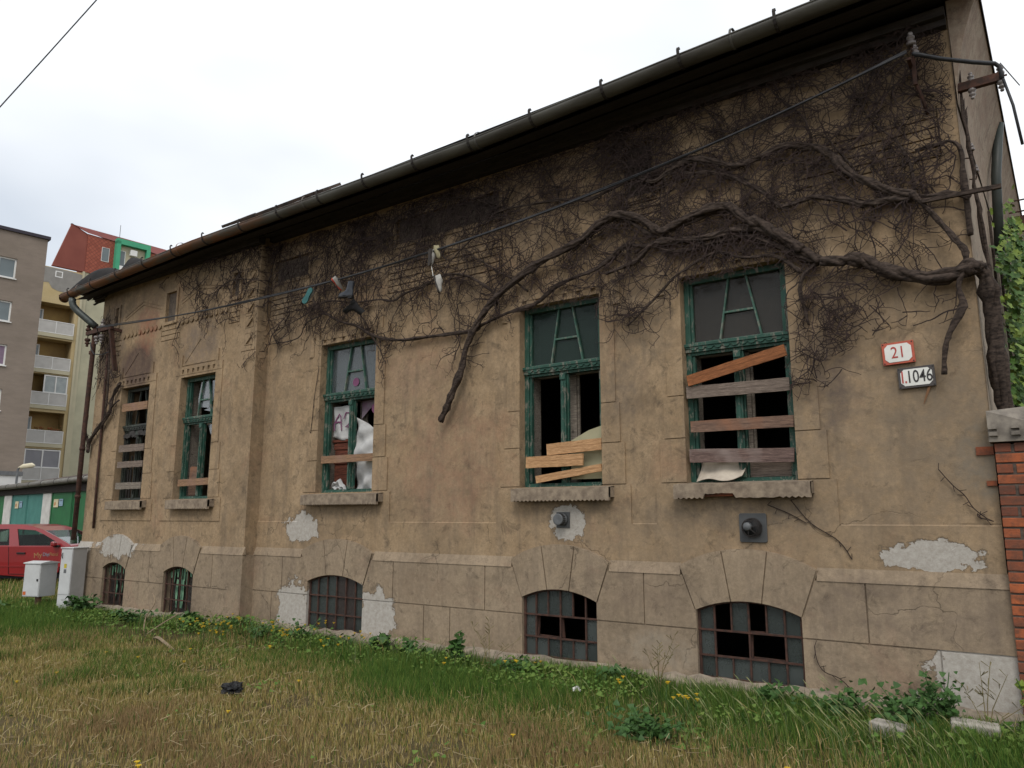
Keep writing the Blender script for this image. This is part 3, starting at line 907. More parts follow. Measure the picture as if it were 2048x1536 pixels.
# broken glass shards
sh_ = MB()
sh_.xz([(-.14, 1.86), (.10, 1.86), (.12, 1.42), (.0, 1.44), (-.18, 1.46), (-.20, 1.6)], .15, .154)
sh_.xz([(.15, 1.86), (.38, 1.86), (.38, 1.62), (.27, 1.60), (.17, 1.50)], .15, .154)
sh_.xz([(-.02, 1.40), (.28, 1.34), (.36, 1.30), (.20, 1.44)], .15, .154)
sh_.xz([(.12, 1.16), (.40, 1.16), (.40, 1.10), (.2, 1.0)], .15, .154)
sh_.build('broken_pane', glass('broken_bright_glass', (.20, .22, .24), .7, spec=1.0), w2)
board(w2, -11.30, 2.075, -10.455, 2.085, .105, RY+.05, M_tanw)
mb = MB().xz([(-.36, .06), (-.05, .06), (-.05, .50), (-.30, .52), (-.36, .5)], .19, .21); mb.build('plywood_scrap', M_brownw, w2)
w1 = window(-12.72, .45, RB, RT, RY, M_burnt, None, 3.02, .5, inner=False)
for z, m, hh in ((3.41, M_tanw, .135), (2.70, M_greyw, .12), (2.425, M_greyw, .105), (2.065, M_palew, .11)):
    board(w1, -13.10, z, -12.30, z-.005, hh, RY+.0, m)
ch = MB(); rnd = random.Random(4)
for k in range(9):
    x = -.42+.09*k; ch.bar((x, .10, 1.08+rnd.random()*.06), (x+.13, .12, 1.12+rnd.random()*.06), .05+.03*rnd.random(), .05)
for k in range(10):
    x = -.4+.085*k; ch.bar((x, .16, .05), (x+.05*rnd.random(), .16, .3+rnd.random()*.5), .03, .02)
ch.build('charred_debris', M_char, w1)
# reveals carry soot in the burnt window
# sills
def sill(cx, hw, zt_, y0, chips=False, n=16):
    mb = MB()
    x0, x1 = cx-hw, cx+hw
    pts = []
    rnd = random.Random(int(cx*100))
    m = n
    top = [(x0, zt_), (x1, zt_)]
    low = []
    for i in range(m*2+1):
        x = x1-.05-(x1-x0-.1)*i/(m*2)
        z = zt_-.122-(.016 if i % 2 else 0)
        if chips:
            u = (x-x0)/(x1-x0)
            if .24 < u < .46: z = zt_-.085-.012*rnd.random()
            elif .46 <= u < .78: z = zt_-.125-.01*rnd.random()
        low.append((x, z))
    poly = [(x0, zt_), (x0, zt_-.135)]+[(x0+.04, zt_-.135)]+low[::-1]+[(x1-.04, zt_-.135), (x1, zt_-.135), (x1, zt_)]
    n_ = len(poly)
    mb.xz([(x, z) for x, z in poly], y0-.125, y0-.09)
    mb.add([(x0, y0-.124, zt_), (x1, y0-.124, zt_), (x1, y0+.12, zt_+.03), (x0, y0+.12, zt_+.03),
            (x0, y0-.124, zt_-.10), (x1, y0-.124, zt_-.10), (x1, y0+.0, zt_-.10), (x0, y0+.0, zt_-.10), (x1, y0+.0, zt_), (x0, y0+.0, zt_)],
           [(0, 1, 2, 3), (4, 5, 6, 7), (1, 5, 6, 8), (0, 4, 7, 9)])
    s = H(mb.build('window_sill', M_stone))
    if chips:
        b = MB(); b.box(x0+.30, x0+.57, y0-.10, y0-.02, zt_-.115, zt_-.082); b = b.build('exposed_brick', M_brick); b.parent = s
sill(-2.34, .63, 1.855, 0, True, n=22); sill(-4.27, .605, 1.85, 0, n=22); sill(-7.66, .72, 1.84, 0, n=30)
sill(-12.62, .55, 1.80, RY, n=16); sill(-10.78, .56, 1.80, RY, n=16)

# basement windows: iron lattice with wired panes
def cellar(cx, hw, y0, missing, cols=6, rows=3, graffiti=False):
    w = empty('basement_window', (cx, y0, .10)); w.parent = house; w.matrix_parent_inverse = HL
    top = lambda x: (arch_z(x, hw))
    H0 = .605
    def arch_z(x, hw):
        r = (hw*hw+.1*.1)/(.2); c = H0+.1-r
        return c+math.sqrt(max(0, r*r-x*x))
    y = .065
    fr = MB()
    zs = [0, .205, .43]
    xs = [-hw+2*hw*i/cols for i in range(cols+1)]
    open_big = missing.get('big', ())
    for i, x in enumerate(xs):
        xx = min(max(x, -hw+.012), hw-.012)
        if i in missing.get('bars', ()) :
            fr.bar((xx, y, 0), (xx, y, zs[1]), .014, .02); fr.bar((xx, y, zs[2]), (xx, y, arch_z(xx, hw)), .014, .02)
        else:
            fr.bar((xx, y, 0), (xx, y, arch_z(xx, hw)-.002), .016 if 0 < i < cols else .024, .02)
    for z in zs[1:]: fr.bar((-hw, y-.004, z), (hw, y-.004, z), .016, .022)
    fr.bar((-hw, y-.003, .01), (hw, y-.003, .01), .024, .022)
    ar = arch_pts(0, hw-.006, H0, .095)
    for p, q in zip(ar, ar[1:]): fr.bar((p[0], y-.002, p[1]), (q[0], y-.002, q[1]), .026, .02)
    f = fr.build('iron_lattice', M_rust, w)
    rnd = random.Random(int(cx*100))
    for r in range(rows):
        for c in range(cols):
            if (r, c) in missing.get('none', ()): continue
            x0, x1 = xs[c]+.006, xs[c+1]-.006
            z0 = zs[r]+.006; 
            if r < 2: poly = rect(x0, x1, z0, zs[r+1]-.006)
            else: poly = [(x0, z0), (x1, z0), (x1, arch_z(x1, hw)-.006), ((x0+x1)/2, arch_z((x0+x1)/2, hw)-.006), (x0, arch_z(x0, hw)-.006)]
            m = M_wired2 if rnd.random() < .3 else M_wired
            if (r, c) in missing.get('brown', ()): m = M_wired3
            pane(w, 0, 0, 0, 0, y+.008+.003*rnd.random(), m, pts=poly)
    if missing.get('vent'):
        a, b = missing['vent']
        v = MB(); x0, x1 = xs[a], xs[b]
        for p, q in (((x0, zs[1]), (x1, zs[1])), ((x1, zs[1]), (x1, zs[2])), ((x1, zs[2]), (x0, zs[2])), ((x0, zs[2]), (x0, zs[1]))):
            v.bar((p[0], y+.06, p[1]), (q[0], y+.03, q[1]), .03, .02)
        v.build('casement', M_rust, w)
    return w
cellar(-2.35, .475, -.05, dict(none=[(1, 1), (1, 2), (1, 3), (1, 4), (2, 1), (2, 3)], bars=(2, 4), vent=(3, 5)))
cellar(-4.33, .455, -.05, dict(none=[(1, 1), (1, 2), (1, 3), (1, 4), (2, 4), (2, 5)], bars=(2, 4), vent=(1, 3)))
cellar(-7.74, .525, -.05, dict(brown=[(1, 3), (1, 4), (2, 4), (0, 2), (2, 3), (0, 4)]), cols=6)
def gcellar(cx, hw):
    w = cellar(cx, hw, RY-.05, dict(none=[(r, c) for r in range(3) for c in range(4) if (r, c) != (9, 9)]), cols=4)
    g = MB(); rnd = random.Random(int(cx*50))
    for k in range(9):
        x = -hw*.9+k*hw*.225; zt_ = .60+.07*math.cos(x/hw*1.3)
        g.tube([(x, .125, zt_), (x+rnd.uniform(-.01, .02), .125, zt_-rnd.uniform(.08, .24))], [.05, .022], 5, flat=.15)
    for k in range(3):
        x = rnd.uniform(-hw*.8, hw*.8); g.tube([(x, .125, .5), (x+rnd.uniform(-.06, .06), .125, .3), (x, .125, .08)], [.03, .045, .02], 5, flat=.15)
    g.build('green_graffiti', simple('mint_paint', (.17, .32, .20), (.07, .15, .10), 9, .8, 0, th=(.45, .6)), w)
    MB().box(-hw, hw, .15, .16, 0, .62).build('dark_backing', M_wired3, w)
gcellar(-12.86, .36); gcellar(-10.985, .395)
VINE=[('main',0.075,0.05,[(-0.298,-0.09,3.497),(-0.358,-0.09,3.537),(-0.456,-0.09,3.499),(-0.638,-0.09,3.49),(-0.821,-0.09,3.553),(-1.009,-0.09,3.634),(-1.136,-0.09,3.735),(-1.269,-0.09,3.785),(-1.34,-0.09,3.776),(-1.502,-0.09,3.804)]),('a',0.05,0.02,[(-1.507,-0.07,3.81),(-1.667,-0.07,3.952),(-1.833,-0.07,4.103),(-2.08,-0.07,4.262),(-2.283,-0.07,4.278),(-2.478,-0.07,4.26),(-2.783,-0.07,4.29),(-3.08,-0.07,4.333),(-3.298,-0.07,4.189),(-3.479,-0.07,4.137),(-3.67,-0.07,4.107)]),('a2',0.035,0.015,[(-1.511,-0.05,3.817),(-1.684,-0.05,3.904),(-1.879,-0.05,4.041),(-2.129,-0.05,4.184),(-2.347,-0.05,4.217),(-2.628,-0.05,4.184),(-2.945,-0.05,4.208),(-3.162,-0.05,4.324),(-3.334,-0.05,4.278)]),('b',0.045,0.042,[(-1.66,-0.1,3.941),(-1.738,-0.1,4.035),(-1.902,-0.1,4.178),(-1.994,-0.1,4.273),(-2.105,-0.1,4.323),(-2.174,-0.1,4.38),(-2.28,-0.1,4.507),(-2.398,-0.1,4.541),(-2.656,-0.1,4.514),(-2.865,-0.1,4.463),(-3.019,-0.1,4.423),(-3.143,-0.1,4.527),(-3.293,-0.1,4.644),(-3.519,-0.1,4.72),(-3.738,-0.1,4.663),(-3.933,-0.1,4.547),(-4.183,-0.1,4.468),(-4.515,-0.1,4.377),(-4.84,-0.1,4.23),(-5.09,-0.1,4.088),(-5.294,-0.1,3.908),(-5.448,-0.1,3.706),(-5.552,-0.1,3.513),(-5.617,-0.1,3.272),(-5.743,-0.1,3.012),(-5.833,-0.1,2.839),(-5.931,-0.1,2.677)]),('b2',0.03,0.02,[(-1.847,-0.07,4.096),(-2.024,-0.07,4.249),(-2.217,-0.07,4.42),(-2.401,-0.07,4.505),(-2.649,-0.07,4.47),(-2.928,-0.07,4.428),(-3.149,-0.07,4.434),(-3.361,-0.07,4.609),(-3.578,-0.07,4.687),(-3.793,-0.07,4.594),(-4.046,-0.07,4.465)]),('c',0.03,0.024,[(-2.787,-0.06,4.294),(-2.992,-0.06,4.301),(-3.214,-0.06,4.321),(-3.437,-0.06,4.368),(-3.599,-0.06,4.274),(-3.813,-0.06,4.182),(-4.057,-0.06,4.143),(-4.31,-0.06,4.074),(-4.598,-0.06,3.92),(-4.953,-0.06,3.882),(-5.375,-0.06,3.783)]),('c2',0.027,0.016,[(-5.383,-0.05,3.768),(-5.458,-0.05,3.742),(-5.798,-0.05,3.753),(-6.278,-0.05,3.769),(-6.655,-0.05,3.787),(-6.969,-0.05,3.85),(-7.241,-0.05,3.955),(-7.476,-0.05,4.093),(-7.827,-0.05,4.208),(-8.069,-0.05,4.345),(-8.265,-0.05,4.464),(-8.403,-0.05,4.619)]),('c3',0.014,0.006,[(-8.069,-0.05,4.345),(-8.258,-0.05,4.36),(-8.561,-0.05,4.251),(-8.68,-0.05,4.098),(-9.174,-0.05,4.075),(-9.444,-0.05,4.087)]),('c4',0.022,0.008,[(-5.083,-0.05,4.105),(-5.156,-0.05,4.148),(-5.358,-0.05,4.307),(-5.582,-0.05,4.442),(-5.812,-0.05,4.511),(-6.056,-0.05,4.511),(-6.296,-0.05,4.437),(-6.597,-0.05,4.403),(-6.826,-0.05,4.334),(-7.075,-0.05,4.396),(-7.552,-0.05,4.434),(-8.082,-0.05,4.543),(-8.392,-0.05,4.462),(-8.777,-0.05,4.358),(-9.191,-0.05,4.275)]),('d',0.035,0.014,[(-0.747,-0.06,4.222),(-0.926,-0.06,4.253),(-1.13,-0.06,4.263),(-1.265,-0.06,4.338),(-1.52,-0.06,4.431),(-1.64,-0.06,4.423),(-1.818,-0.06,4.408),(-1.917,-0.06,4.532),(-2.094,-0.06,4.694),(-2.278,-0.06,4.826),(-2.491,-0.06,4.942),(-2.653,-0.06,4.97),(-2.801,-0.06,5.021)]),('e',0.045,0.012,[(-0.714,-0.07,4.233),(-0.88,-0.07,4.321),(-1.05,-0.07,4.444),(-1.198,-0.07,4.559),(-1.308,-0.07,4.729),(-1.359,-0.07,4.801),(-1.517,-0.07,4.922),(-1.78,-0.07,5.0),(-1.966,-0.07,4.957),(-2.235,-0.07,4.93),(-2.387,-0.07,5.015),(-2.605,-0.07,5.109),(-2.793,-0.07,5.108),(-2.921,-0.07,5.056),(-3.096,-0.07,4.998),(-3.271,-0.07,5.09),(-3.454,-0.07,5.071),(-3.648,-0.07,5.03),(-3.891,-0.07,4.993),(-4.246,-0.07,5.082),(-4.669,-0.07,5.126),(-4.977,-0.07,5.152),(-5.222,-0.07,5.122)]),('f',0.032,0.034,[(-0.737,-0.11,4.255),(-0.614,-0.11,4.065),(-0.538,-0.11,3.929),(-0.432,-0.11,3.746),(-0.388,-0.11,3.652),(-0.406,-0.11,3.525),(-0.463,-0.11,3.394),(-0.469,-0.11,3.211),(-0.564,-0.11,3.044),(-0.618,-0.11,2.898),(-0.644,-0.11,2.679)]),('f2',0.03,0.02,[(-0.323,-0.05,4.127),(-0.459,-0.05,4.206),(-0.605,-0.05,4.212),(-0.745,-0.05,4.257)]),('f3',0.03,0.01,[(-0.348,-0.04,3.814),(-0.346,-0.04,4.028),(-0.352,-0.04,4.291),(-0.353,-0.04,4.558),(-0.421,-0.04,4.658),(-0.532,-0.04,4.656),(-0.684,-0.04,4.655)]),('h',0.02,0.012,[(-1.683,-0.06,3.744),(-1.813,-0.06,3.874),(-1.95,-0.06,3.96),(-2.208,-0.06,3.993),(-2.395,-0.06,4.081),(-2.53,-0.06,4.089),(-2.693,-0.06,4.028),(-2.903,-0.06,3.928),(-3.059,-0.06,3.794),(-3.235,-0.06,3.654),(-3.438,-0.06,3.499)]),('h2',0.03,0.012,[(-1.511,-0.05,3.817),(-1.65,-0.05,3.74),(-1.704,-0.05,3.585),(-1.673,-0.05,3.392),(-1.651,-0.05,3.249)]),('i',0.012,0.005,[(-4.686,-0.05,4.108),(-5.084,-0.05,4.392),(-5.384,-0.05,4.606),(-5.618,-0.05,4.782),(-6.023,-0.05,4.879),(-6.537,-0.05,4.973),(-6.893,-0.05,4.909),(-7.267,-0.05,4.913),(-7.665,-0.05,5.063)]),('j',0.014,0.005,[(-4.991,-0.05,5.162),(-5.391,-0.05,5.376),(-5.872,-0.05,5.53),(-6.292,-0.05,5.533),(-6.733,-0.05,5.501),(-7.095,-0.05,5.302),(-7.68,-0.05,5.358),(-8.193,-0.05,5.319),(-8.723,-0.05,5.121)]),('k',0.012,0.004,[(-5.237,-0.05,5.132),(-5.541,-0.05,4.894),(-5.856,-0.05,4.701),(-6.106,-0.05,4.883),(-6.721,-0.05,5.15),(-7.277,-0.05,5.128),(-7.75,-0.05,4.79),(-8.257,-0.05,4.661)]),('l',0.014,0.005,[(-7.223,-0.05,3.967),(-7.027,-0.05,3.703),(-6.909,-0.05,3.489)]),('m',0.012,0.004,[(-7.244,-0.05,4.004),(-7.637,-0.05,4.555),(-7.86,-0.05,4.956),(-7.778,-0.05,5.306),(-7.491,-0.05,5.535)]),('n',0.014,0.005,[(-2.241,-0.05,4.94),(-2.322,-0.05,5.238),(-2.462,-0.05,5.553),(-2.665,-0.05,5.786)]),('n2',0.016,0.005,[(-1.521,-0.05,4.931),(-1.557,-0.05,5.208),(-1.771,-0.05,5.483),(-1.944,-0.05,5.807)]),('n3',0.018,0.006,[(-0.713,-0.05,4.271),(-0.731,-0.05,4.526),(-0.827,-0.05,4.786),(-1.01,-0.05,5.033),(-1.149,-0.05,5.421)]),('n4',0.014,0.005,[(-0.928,-0.05,4.257),(-1.203,-0.05,4.659),(-1.436,-0.05,5.02),(-1.62,-0.05,4.926)]),('n5',0.014,0.005,[(-3.28,-0.05,5.1),(-3.359,-0.05,5.436),(-3.593,-0.05,5.741),(-3.84,-0.05,5.939)]),('n6',0.012,0.005,[(-4.258,-0.05,5.092),(-4.376,-0.05,5.427),(-4.652,-0.05,5.753),(-4.795,-0.05,5.667)]),('o',0.012,0.004,[(-9.227,-0.05,5.693),(-9.414,-0.05,5.096),(-9.407,-0.05,4.468),(-9.084,-0.05,3.965)]),('r1',0.01,0.004,[(-9.606,-0.27,5.788),(-10.428,-0.27,5.719),(-10.943,-0.27,5.488),(-10.951,-0.27,4.986),(-10.838,-0.27,4.514)]),('r2',0.01,0.004,[(-9.354,-0.27,5.027),(-10.107,-0.27,5.165),(-10.613,-0.27,5.011),(-11.198,-0.27,5.281),(-11.673,-0.27,5.584)])]
VINEL=[('s1',0.03,0.028,[(-14.029,-0.27,2.68),(-14.028,-0.27,2.859),(-13.817,-0.27,3.052),(-13.568,-0.27,3.213),(-13.395,-0.27,3.396),(-13.349,-0.27,3.613),(-13.209,-0.27,3.778),(-13.121,-0.27,3.849)]),('s2',0.02,0.01,[(-13.61,-0.27,3.163),(-13.532,-0.27,3.585),(-13.56,-0.27,4.129),(-13.626,-0.27,4.595),(-13.64,-0.27,4.967)]),('s3',0.02,0.012,[(-14.064,-0.27,2.861),(-14.182,-0.27,3.094),(-14.162,-0.27,3.366)]),('s4',0.012,0.005,[(-13.542,-0.27,4.127),(-13.361,-0.27,3.972),(-13.111,-0.27,3.99)]),('s5',0.02,0.01,[(-13.509,-0.27,3.271),(-13.322,-0.27,3.46),(-13.119,-0.27,3.549)])]
LOWB=[(-12.044,5.592),(-10.868,4.868),(-9.385,4.012),(-8.508,4.343),(-7.673,4.217),(-6.74,4.345),(-5.892,4.397),(-5.118,3.83),(-4.555,4.039),(-3.787,3.795),(-3.44,3.469),(-2.958,3.712),(-1.821,3.714),(-1.74,3.226),(-1.532,3.105),(-1.382,3.448),(-1.074,3.219),(-0.753,3.871),(-0.479,4.03),(-0.3,4.031)]
# ------------------------------------------------------------------ bare climbing vine
def low_z(x):
    P = LOWB
    if x <= P[0][0]: return P[0][1]
    for (a, za), (b, zb) in zip(P, P[1:]):
        if x <= b: return za+(zb-za)*(x-a)/(b-a)
    return P[-1][1]
def wall_y(x): return RY if x < WX0 else 0.
def smooth_path(pts, k=4):
    P = [Vector(p) for p in pts]; out = []
    for i in range(len(P)-1):
        p0 = P[max(i-1, 0)]; p1 = P[i]; p2 = P[i+1]; p3 = P[min(i+2, len(P)-1)]
        for j in range(k):
            t = j/k
            out.append(.5*((2*p1)+(-p0+p2)*t+(2*p0-5*p1+4*p2-p3)*t*t+(-p0+3*p1-3*p2+p3)*t**3))
    out.append(P[-1]); return out
rv = random.Random(21)
def add_stem(mb, pts, r0, r1, sides=8, strands=3):
    P = smooth_path(pts)
    n = len(P)
    if r0 < .017:
        P = [p+Vector((rv.gauss(0, .008), 0, rv.gauss(0, .008))) for p in P]
        mb.tube(P, [r0+(r1-r0)*i/(n-1) for i in range(n)], 6, flat=.8); return P
    # twisted, corded trunk: several strands round a common line
    kn = [1+.10*math.sin(i*.9+r0*300)+rv.gauss(0, .06)+(.35 if rv.random() < .07 else 0) for i in range(n)]
    rr = [(r0+(r1-r0)*i/(n-1))*k_ for i, k_ in enumerate(kn)]
    ph = rv.random()*6
    mb.tube(P, [r*.80*(1+.12*math.sin(i*1.9+ph)) for i, r in enumerate(rr)], 9, flat=.85)
    for s in range(strands):
        Q = []
        for i, p in enumerate(P):
            t = (P[min(i+1, n-1)]-P[max(i-1, 0)]).normalized()
            a = Vector((0, 1, 0)); b = t.cross(a)
            w = ph+s*2*math.pi/strands+i*.22+.5*math.sin(i*.7+s)
            Q.append(p+(a*math.cos(w)*.45+b*math.sin(w)*.55)*rr[i]+Vector((rv.gauss(0, .003), 0, rv.gauss(0, .003))))
        mb.tube(Q, [r*(.42+.12*rv.random()) for r in rr], 6)
    return P
vine = empty('climbing_vine', (-.3, 0, 2.3), 0, 'leafless woody vine with thick twisted stems spread over the facade from the right corner', 'vine')
VI = Matrix.Translation((.3, 0, -2.3))
def VP(o): o.parent = vine; o.matrix_parent_inverse = VI; return o
trunk = MB()
add_stem(trunk, [(-.50, -.09, 3.50), (-.36, -.09, 3.535), (-.285, -.02, 3.46), (-.262, .05, 3.2), (-.262, .10, 2.9), (-.262, .14, 2.6), (-.25, .20, 2.3), (-.24, .24, 1.6)], .055, .078, strands=5)
stems = []; groups = {}
for nm, r0, r1, pts in VINE:
    mb = trunk if nm == 'main' else MB()
    if nm == 'f': r0, r1 = .026, .026; pts = [(x+.02*(z < 3.3), y, z) for x, y, z in pts]
    P = add_stem(mb, pts, r0, r1, strands=4 if r0 > .03 else 2)
    stems.append((P, r0, nm))
    if nm != 'main': VP(mb.build('stem' if r0 > .017 else 'branch', M_bark, smooth=True, fix=False))
for k in range(4):   # stems climbing the side wall
    z = 3.5+.3*k
    pts = [(-.24, .10+.05*k, 3.3), (-.27, .12+.08*k, 3.9), (-.29, .05+.12*k, 4.4), (-.31, .03+.10*k, 4.9), (-.31, .10+.25*k, 5.4)]
    add_stem(trunk, [(x, y+rv.gauss(0, .03), z_) for x, y, z_ in pts], .016-.002*k, .008)
VP(trunk.build('trunk', M_bark, smooth=True, fix=False))

def blocked(x, z):
    if -.1 < (x+1.13) < .50 and 2.55 < z < 3.1: return True
    return any(abs(x-cx) < hw-.03 and ZB < z < ZTP-.10 for cx, hw in WIN) or any(abs(x-cx) < hw-.03 and RB < z < RT-.08 for cx, hw in WW)
def twig(mb, p, ang, ln, r, y, depth=0, curl=0., hooks=True):
    """wriggling shoot on the wall plane"""
    step = .035 if depth < 2 else .022
    n = max(3, int(ln/step)); P = []; x, z = p; yy = y
    k = rv.gauss(0, .06)+curl
    for i in range(n+1):
        P.append((x, yy, z))
        ang += k+rv.gauss(0, .20)
        if rv.random() < .06: ang += rv.choice((-1, 1))*rv.uniform(.4, .9)
        x += math.cos(ang)*step; z += math.sin(ang)*step
        yy += rv.gauss(0, .006); yy = min(max(yy, wall_y(x)-.13), wall_y(x)-.012)
        top = eave_z(x)-.12
        if z > top-.02: z = top-.02; ang = rv.choice((0, math.pi))+rv.gauss(0, .4)
        if x > WX1-.02 or x < RX0 or blocked(x, z): break
        if depth < 2 and rv.random() < (.12 if depth == 0 else .07):
            s = rv.choice((-1, 1))
            twig(mb, (x, z), ang+s*rv.uniform(.5, 1.3), ln*rv.uniform(.2, .5), r*.7, yy-.004, depth+1)
        elif hooks and rv.random() < .17:
            s = rv.choice((-1, 1))
            twig(mb, (x, z), ang+s*1.1, rv.uniform(.04, .12), max(r*.62, .0036), yy-.006, 3, curl=s*rv.uniform(.2, .9), hooks=False)
    m = len(P)
    if m > 1: mb.tube(P, [r*(1-.5*i/(m-1)) for i in range(m)], 3, cap=False)
tw = MB()
# shoots springing from the stems
for P, r0, nm in stems:
    L_ = sum((P[i+1]-P[i]).length for i in range(len(P)-1))
    for _ in range(int(L_*(8 if nm != 'f' else 2))):
        i = rv.randrange(len(P)-1); p = P[i]
        if nm == 'b' and p.z < 3.6: continue
        t = P[i+1]-P[i]; a = math.atan2(t.z, t.x)
        s = rv.choice((-1, 1, 1)); aa = a+s*rv.uniform(.3, 1.5)
        if p.z < low_z(p.x)+.1 and math.sin(aa) < 0 and rv.random() < .6: aa = -aa
        twig(tw, (p.x, p.z), aa, rv.uniform(.15, .75), rv.uniform(.0045, .0085), p.y+.0)
# free mesh of shoots; thicker toward the eaves and the right
cnt = 0
while cnt < 480:
    x = -12.2+(12.2-.4)*rv.random()**.62 if rv.random() < .8 else rv.uniform(-9.6, -.45)
    lo = low_z(x); top = eave_z(x)-.15
    if lo > top: continue
    z = lo+(top-lo)*(rv.random()**.62)
    dens = 1 if x > WX0 else .55
    if rv.random() > dens: continue
    a = rv.choice((0, math.pi))+rv.gauss(0, .45) if rv.random() < .55 else rv.uniform(0, 2*math.pi)
    twig(tw, (x, z), a, rv.uniform(.35, 1.5), rv.uniform(.0042, .0085), wall_y(x)-rv.uniform(.02, .08), depth=0)
    cnt += 1
# dense mats
for cx, cz, rx, rz, n in ((-1.45, 3.35, .22, .45, 170), (-1.62, 2.95, .12, .3, 50), (-1.1, 3.3, .3, .25, 60), (-3.5, 3.75, .22, .30, 60), (-2.6, 4.25, .8, .16, 190), (-4.0, 4.35, .8, .15, 90), (-4.3, 4.05, .5, .12, 50),
                          (-1.8, 5.15, 1.3, .42, 120), (-4.0, 5.45, 1.8, .22, 90), (-6.8, 5.5, 1.9, .18, 90), (-.8, 5.2, .35, .3, 50), (-2.9, 5.2, .7, .3, 60), (-5.6, 3.6, .12, .22, 26), (-7.02, 3.85, .1, .22, 30)):
    for _ in range(int(n*.33)):
        x = cx+rv.gauss(0, .5)*rx; z = cz+rv.gauss(0, .5)*rz
        if x > WX1-.05: continue
        twig(tw, (x, z), rv.uniform(0, 2*math.pi), rv.uniform(.12, .5), rv.uniform(.0045, .007), wall_y(x)-rv.uniform(.02, .12), depth=1)
o = VP(link('twigs', tw.mesh(fix=False), M_twig)); o['kind'] = 'stuff'
# second vine at the left corner
vine2 = empty('corner_vine', (-14.2, -.27, 2.5), 0, 'small cut-off bare vine tangled round the rusty downpipe at the left end', 'vine')
VI2 = Matrix.Translation((14.2, .27, -2.5))
mb = MB(); tw = MB(); 
for nm, r0, r1, pts in VINEL:
    P = add_stem(mb, pts, r0*1.25, r1*1.2, strands=3)
    for _ in range(int(10+60*r0*len(P)/8)):
        p = rv.choice(P); 
        twig(tw, (p.x, p.z), rv.uniform(0, 6.28), rv.uniform(.1, .4), .006, p.y, depth=1)
for _ in range(60):
    twig(tw, (rv.uniform(-14.0, -13.5), rv.uniform(3.9, 5.0)), rv.uniform(0, 6.28), rv.uniform(.15, .5), .006, RY-.06, depth=1)
for o in (mb.build('stem', M_bark, smooth=True, fix=False), link('twigs', tw.mesh(fix=False), M_twig)):
    o.parent = vine2; o.matrix_parent_inverse = VI2
bpy.data.objects[o.name]['kind'] = 'stuff'
# stray tendrils low on the wall
for P in ([(-.72, 1.93), (-.66, 1.8), (-.60, 1.72), (-.52, 1.62), (-.43, 1.54)], [(-1.9, 1.7), (-1.72, 1.5), (-1.56, 1.35), (-1.42, 1.2)], [(-.50, 1.58), (-.46, 1.55), (-.40, 1.52)],
          [(-2.1, 1.66), (-1.95, 1.58), (-1.8, 1.5)], [(-1.80, .48), (-1.74, .36), (-1.70, .28), (-1.58, .24), (-1.5, .14)], [(-8.28, 3.6), (-8.33, 3.2), (-8.36, 2.9), (-8.38, 2.7)]):
    pts = smooth_path([(x+rv.gauss(0, .015), (-.06 if z < 1 else -.012), z) for x, z in P], 4)
    tw = MB(); tw.tube(pts, .0045, 3, cap=False)
    for p in pts[::2]:
        a = rv.uniform(0, 6.28); tw.tube([p, (p.x+.05*math.cos(a), p.y, p.z+.05*math.sin(a))], .003, 3, cap=False)
    VP(link('tendril', tw.mesh(fix=False), M_twig))

# ------------------------------------------------------------------ green ivy on the side wall
def leaf_fan(vs, fs, p, n, s, rnd, lobes=5):
    """one small lobed leaf, centre p, normal n"""
    n = n.normalized(); a = n.cross(Vector((rnd.gauss(0, 1), rnd.gauss(0, 1), rnd.gauss(0, 1)))).normalized(); b = n.cross(a)
    i0 = len(vs); vs.append(p-n*s*.12)
    m = lobes*2
    for k in range(m):
        w = 2*math.pi*k/m; r = s*(1 if k % 2 == 0 else .62)
        vs.append(p+a*math.cos(w)*r+b*math.sin(w)*r)
    for k in range(m): fs.append((i0, i0+1+k, i0+1+(k+1) % m))
ivy = empty('ivy', (SX(3), 3, 1.6), 0, 'green leafy ivy hanging down the side wall behind the brick pier', 'ivy')
for mat, cnt_, sd_ in ((M_leaf, 8000, 1), (M_leafy, 3000, 2)):
    rnd = random.Random(sd_); vs = []; fs = []
    for _ in range(cnt_):
        y = rnd.uniform(.7, 8.5); z = rnd.uniform(1.3, 5.3)
        if z > 4.9-.0*y+.3*math.sin(y*3): continue
        if y < 1.05+(z-2.2)*.50+.30*math.sin(z*4.1)*(1 if mat is M_leaf else .6)+(.25 if mat is M_leaf else 0): continue
        th = .10+.20*noise.noise(Vector((y*1.7, z*1.7, 3)))+.16
        x = SX(y)+.02+max(.02, th)*rnd.random()**.5
        leaf_fan(vs, fs, Vector((x, y, z)), Vector((.8, -.7+rnd.gauss(0, .5), .4+rnd.gauss(0, .5))), rnd.uniform(.025, .055), rnd)
    mb = MB(); mb.v = [tuple(v) for v in vs]; mb.f = fs
    o = link('leaves', mb.mesh(fix=False), mat, ivy); o.matrix_parent_inverse = ivy.matrix_basis.inverted(); o['kind'] = 'stuff'
tw = MB()
for k in range(5):
    y = 2.2+k*1.2
    tw.tube([(SX(y)+.03, y+rv.gauss(0, .1), z) for z in (1.3, 2.2, 3.1, 4.0, 4.8)], .015, 5)
o = link('stem', tw.mesh(), M_bark, ivy); o.matrix_parent_inverse = ivy.matrix_basis.inverted()
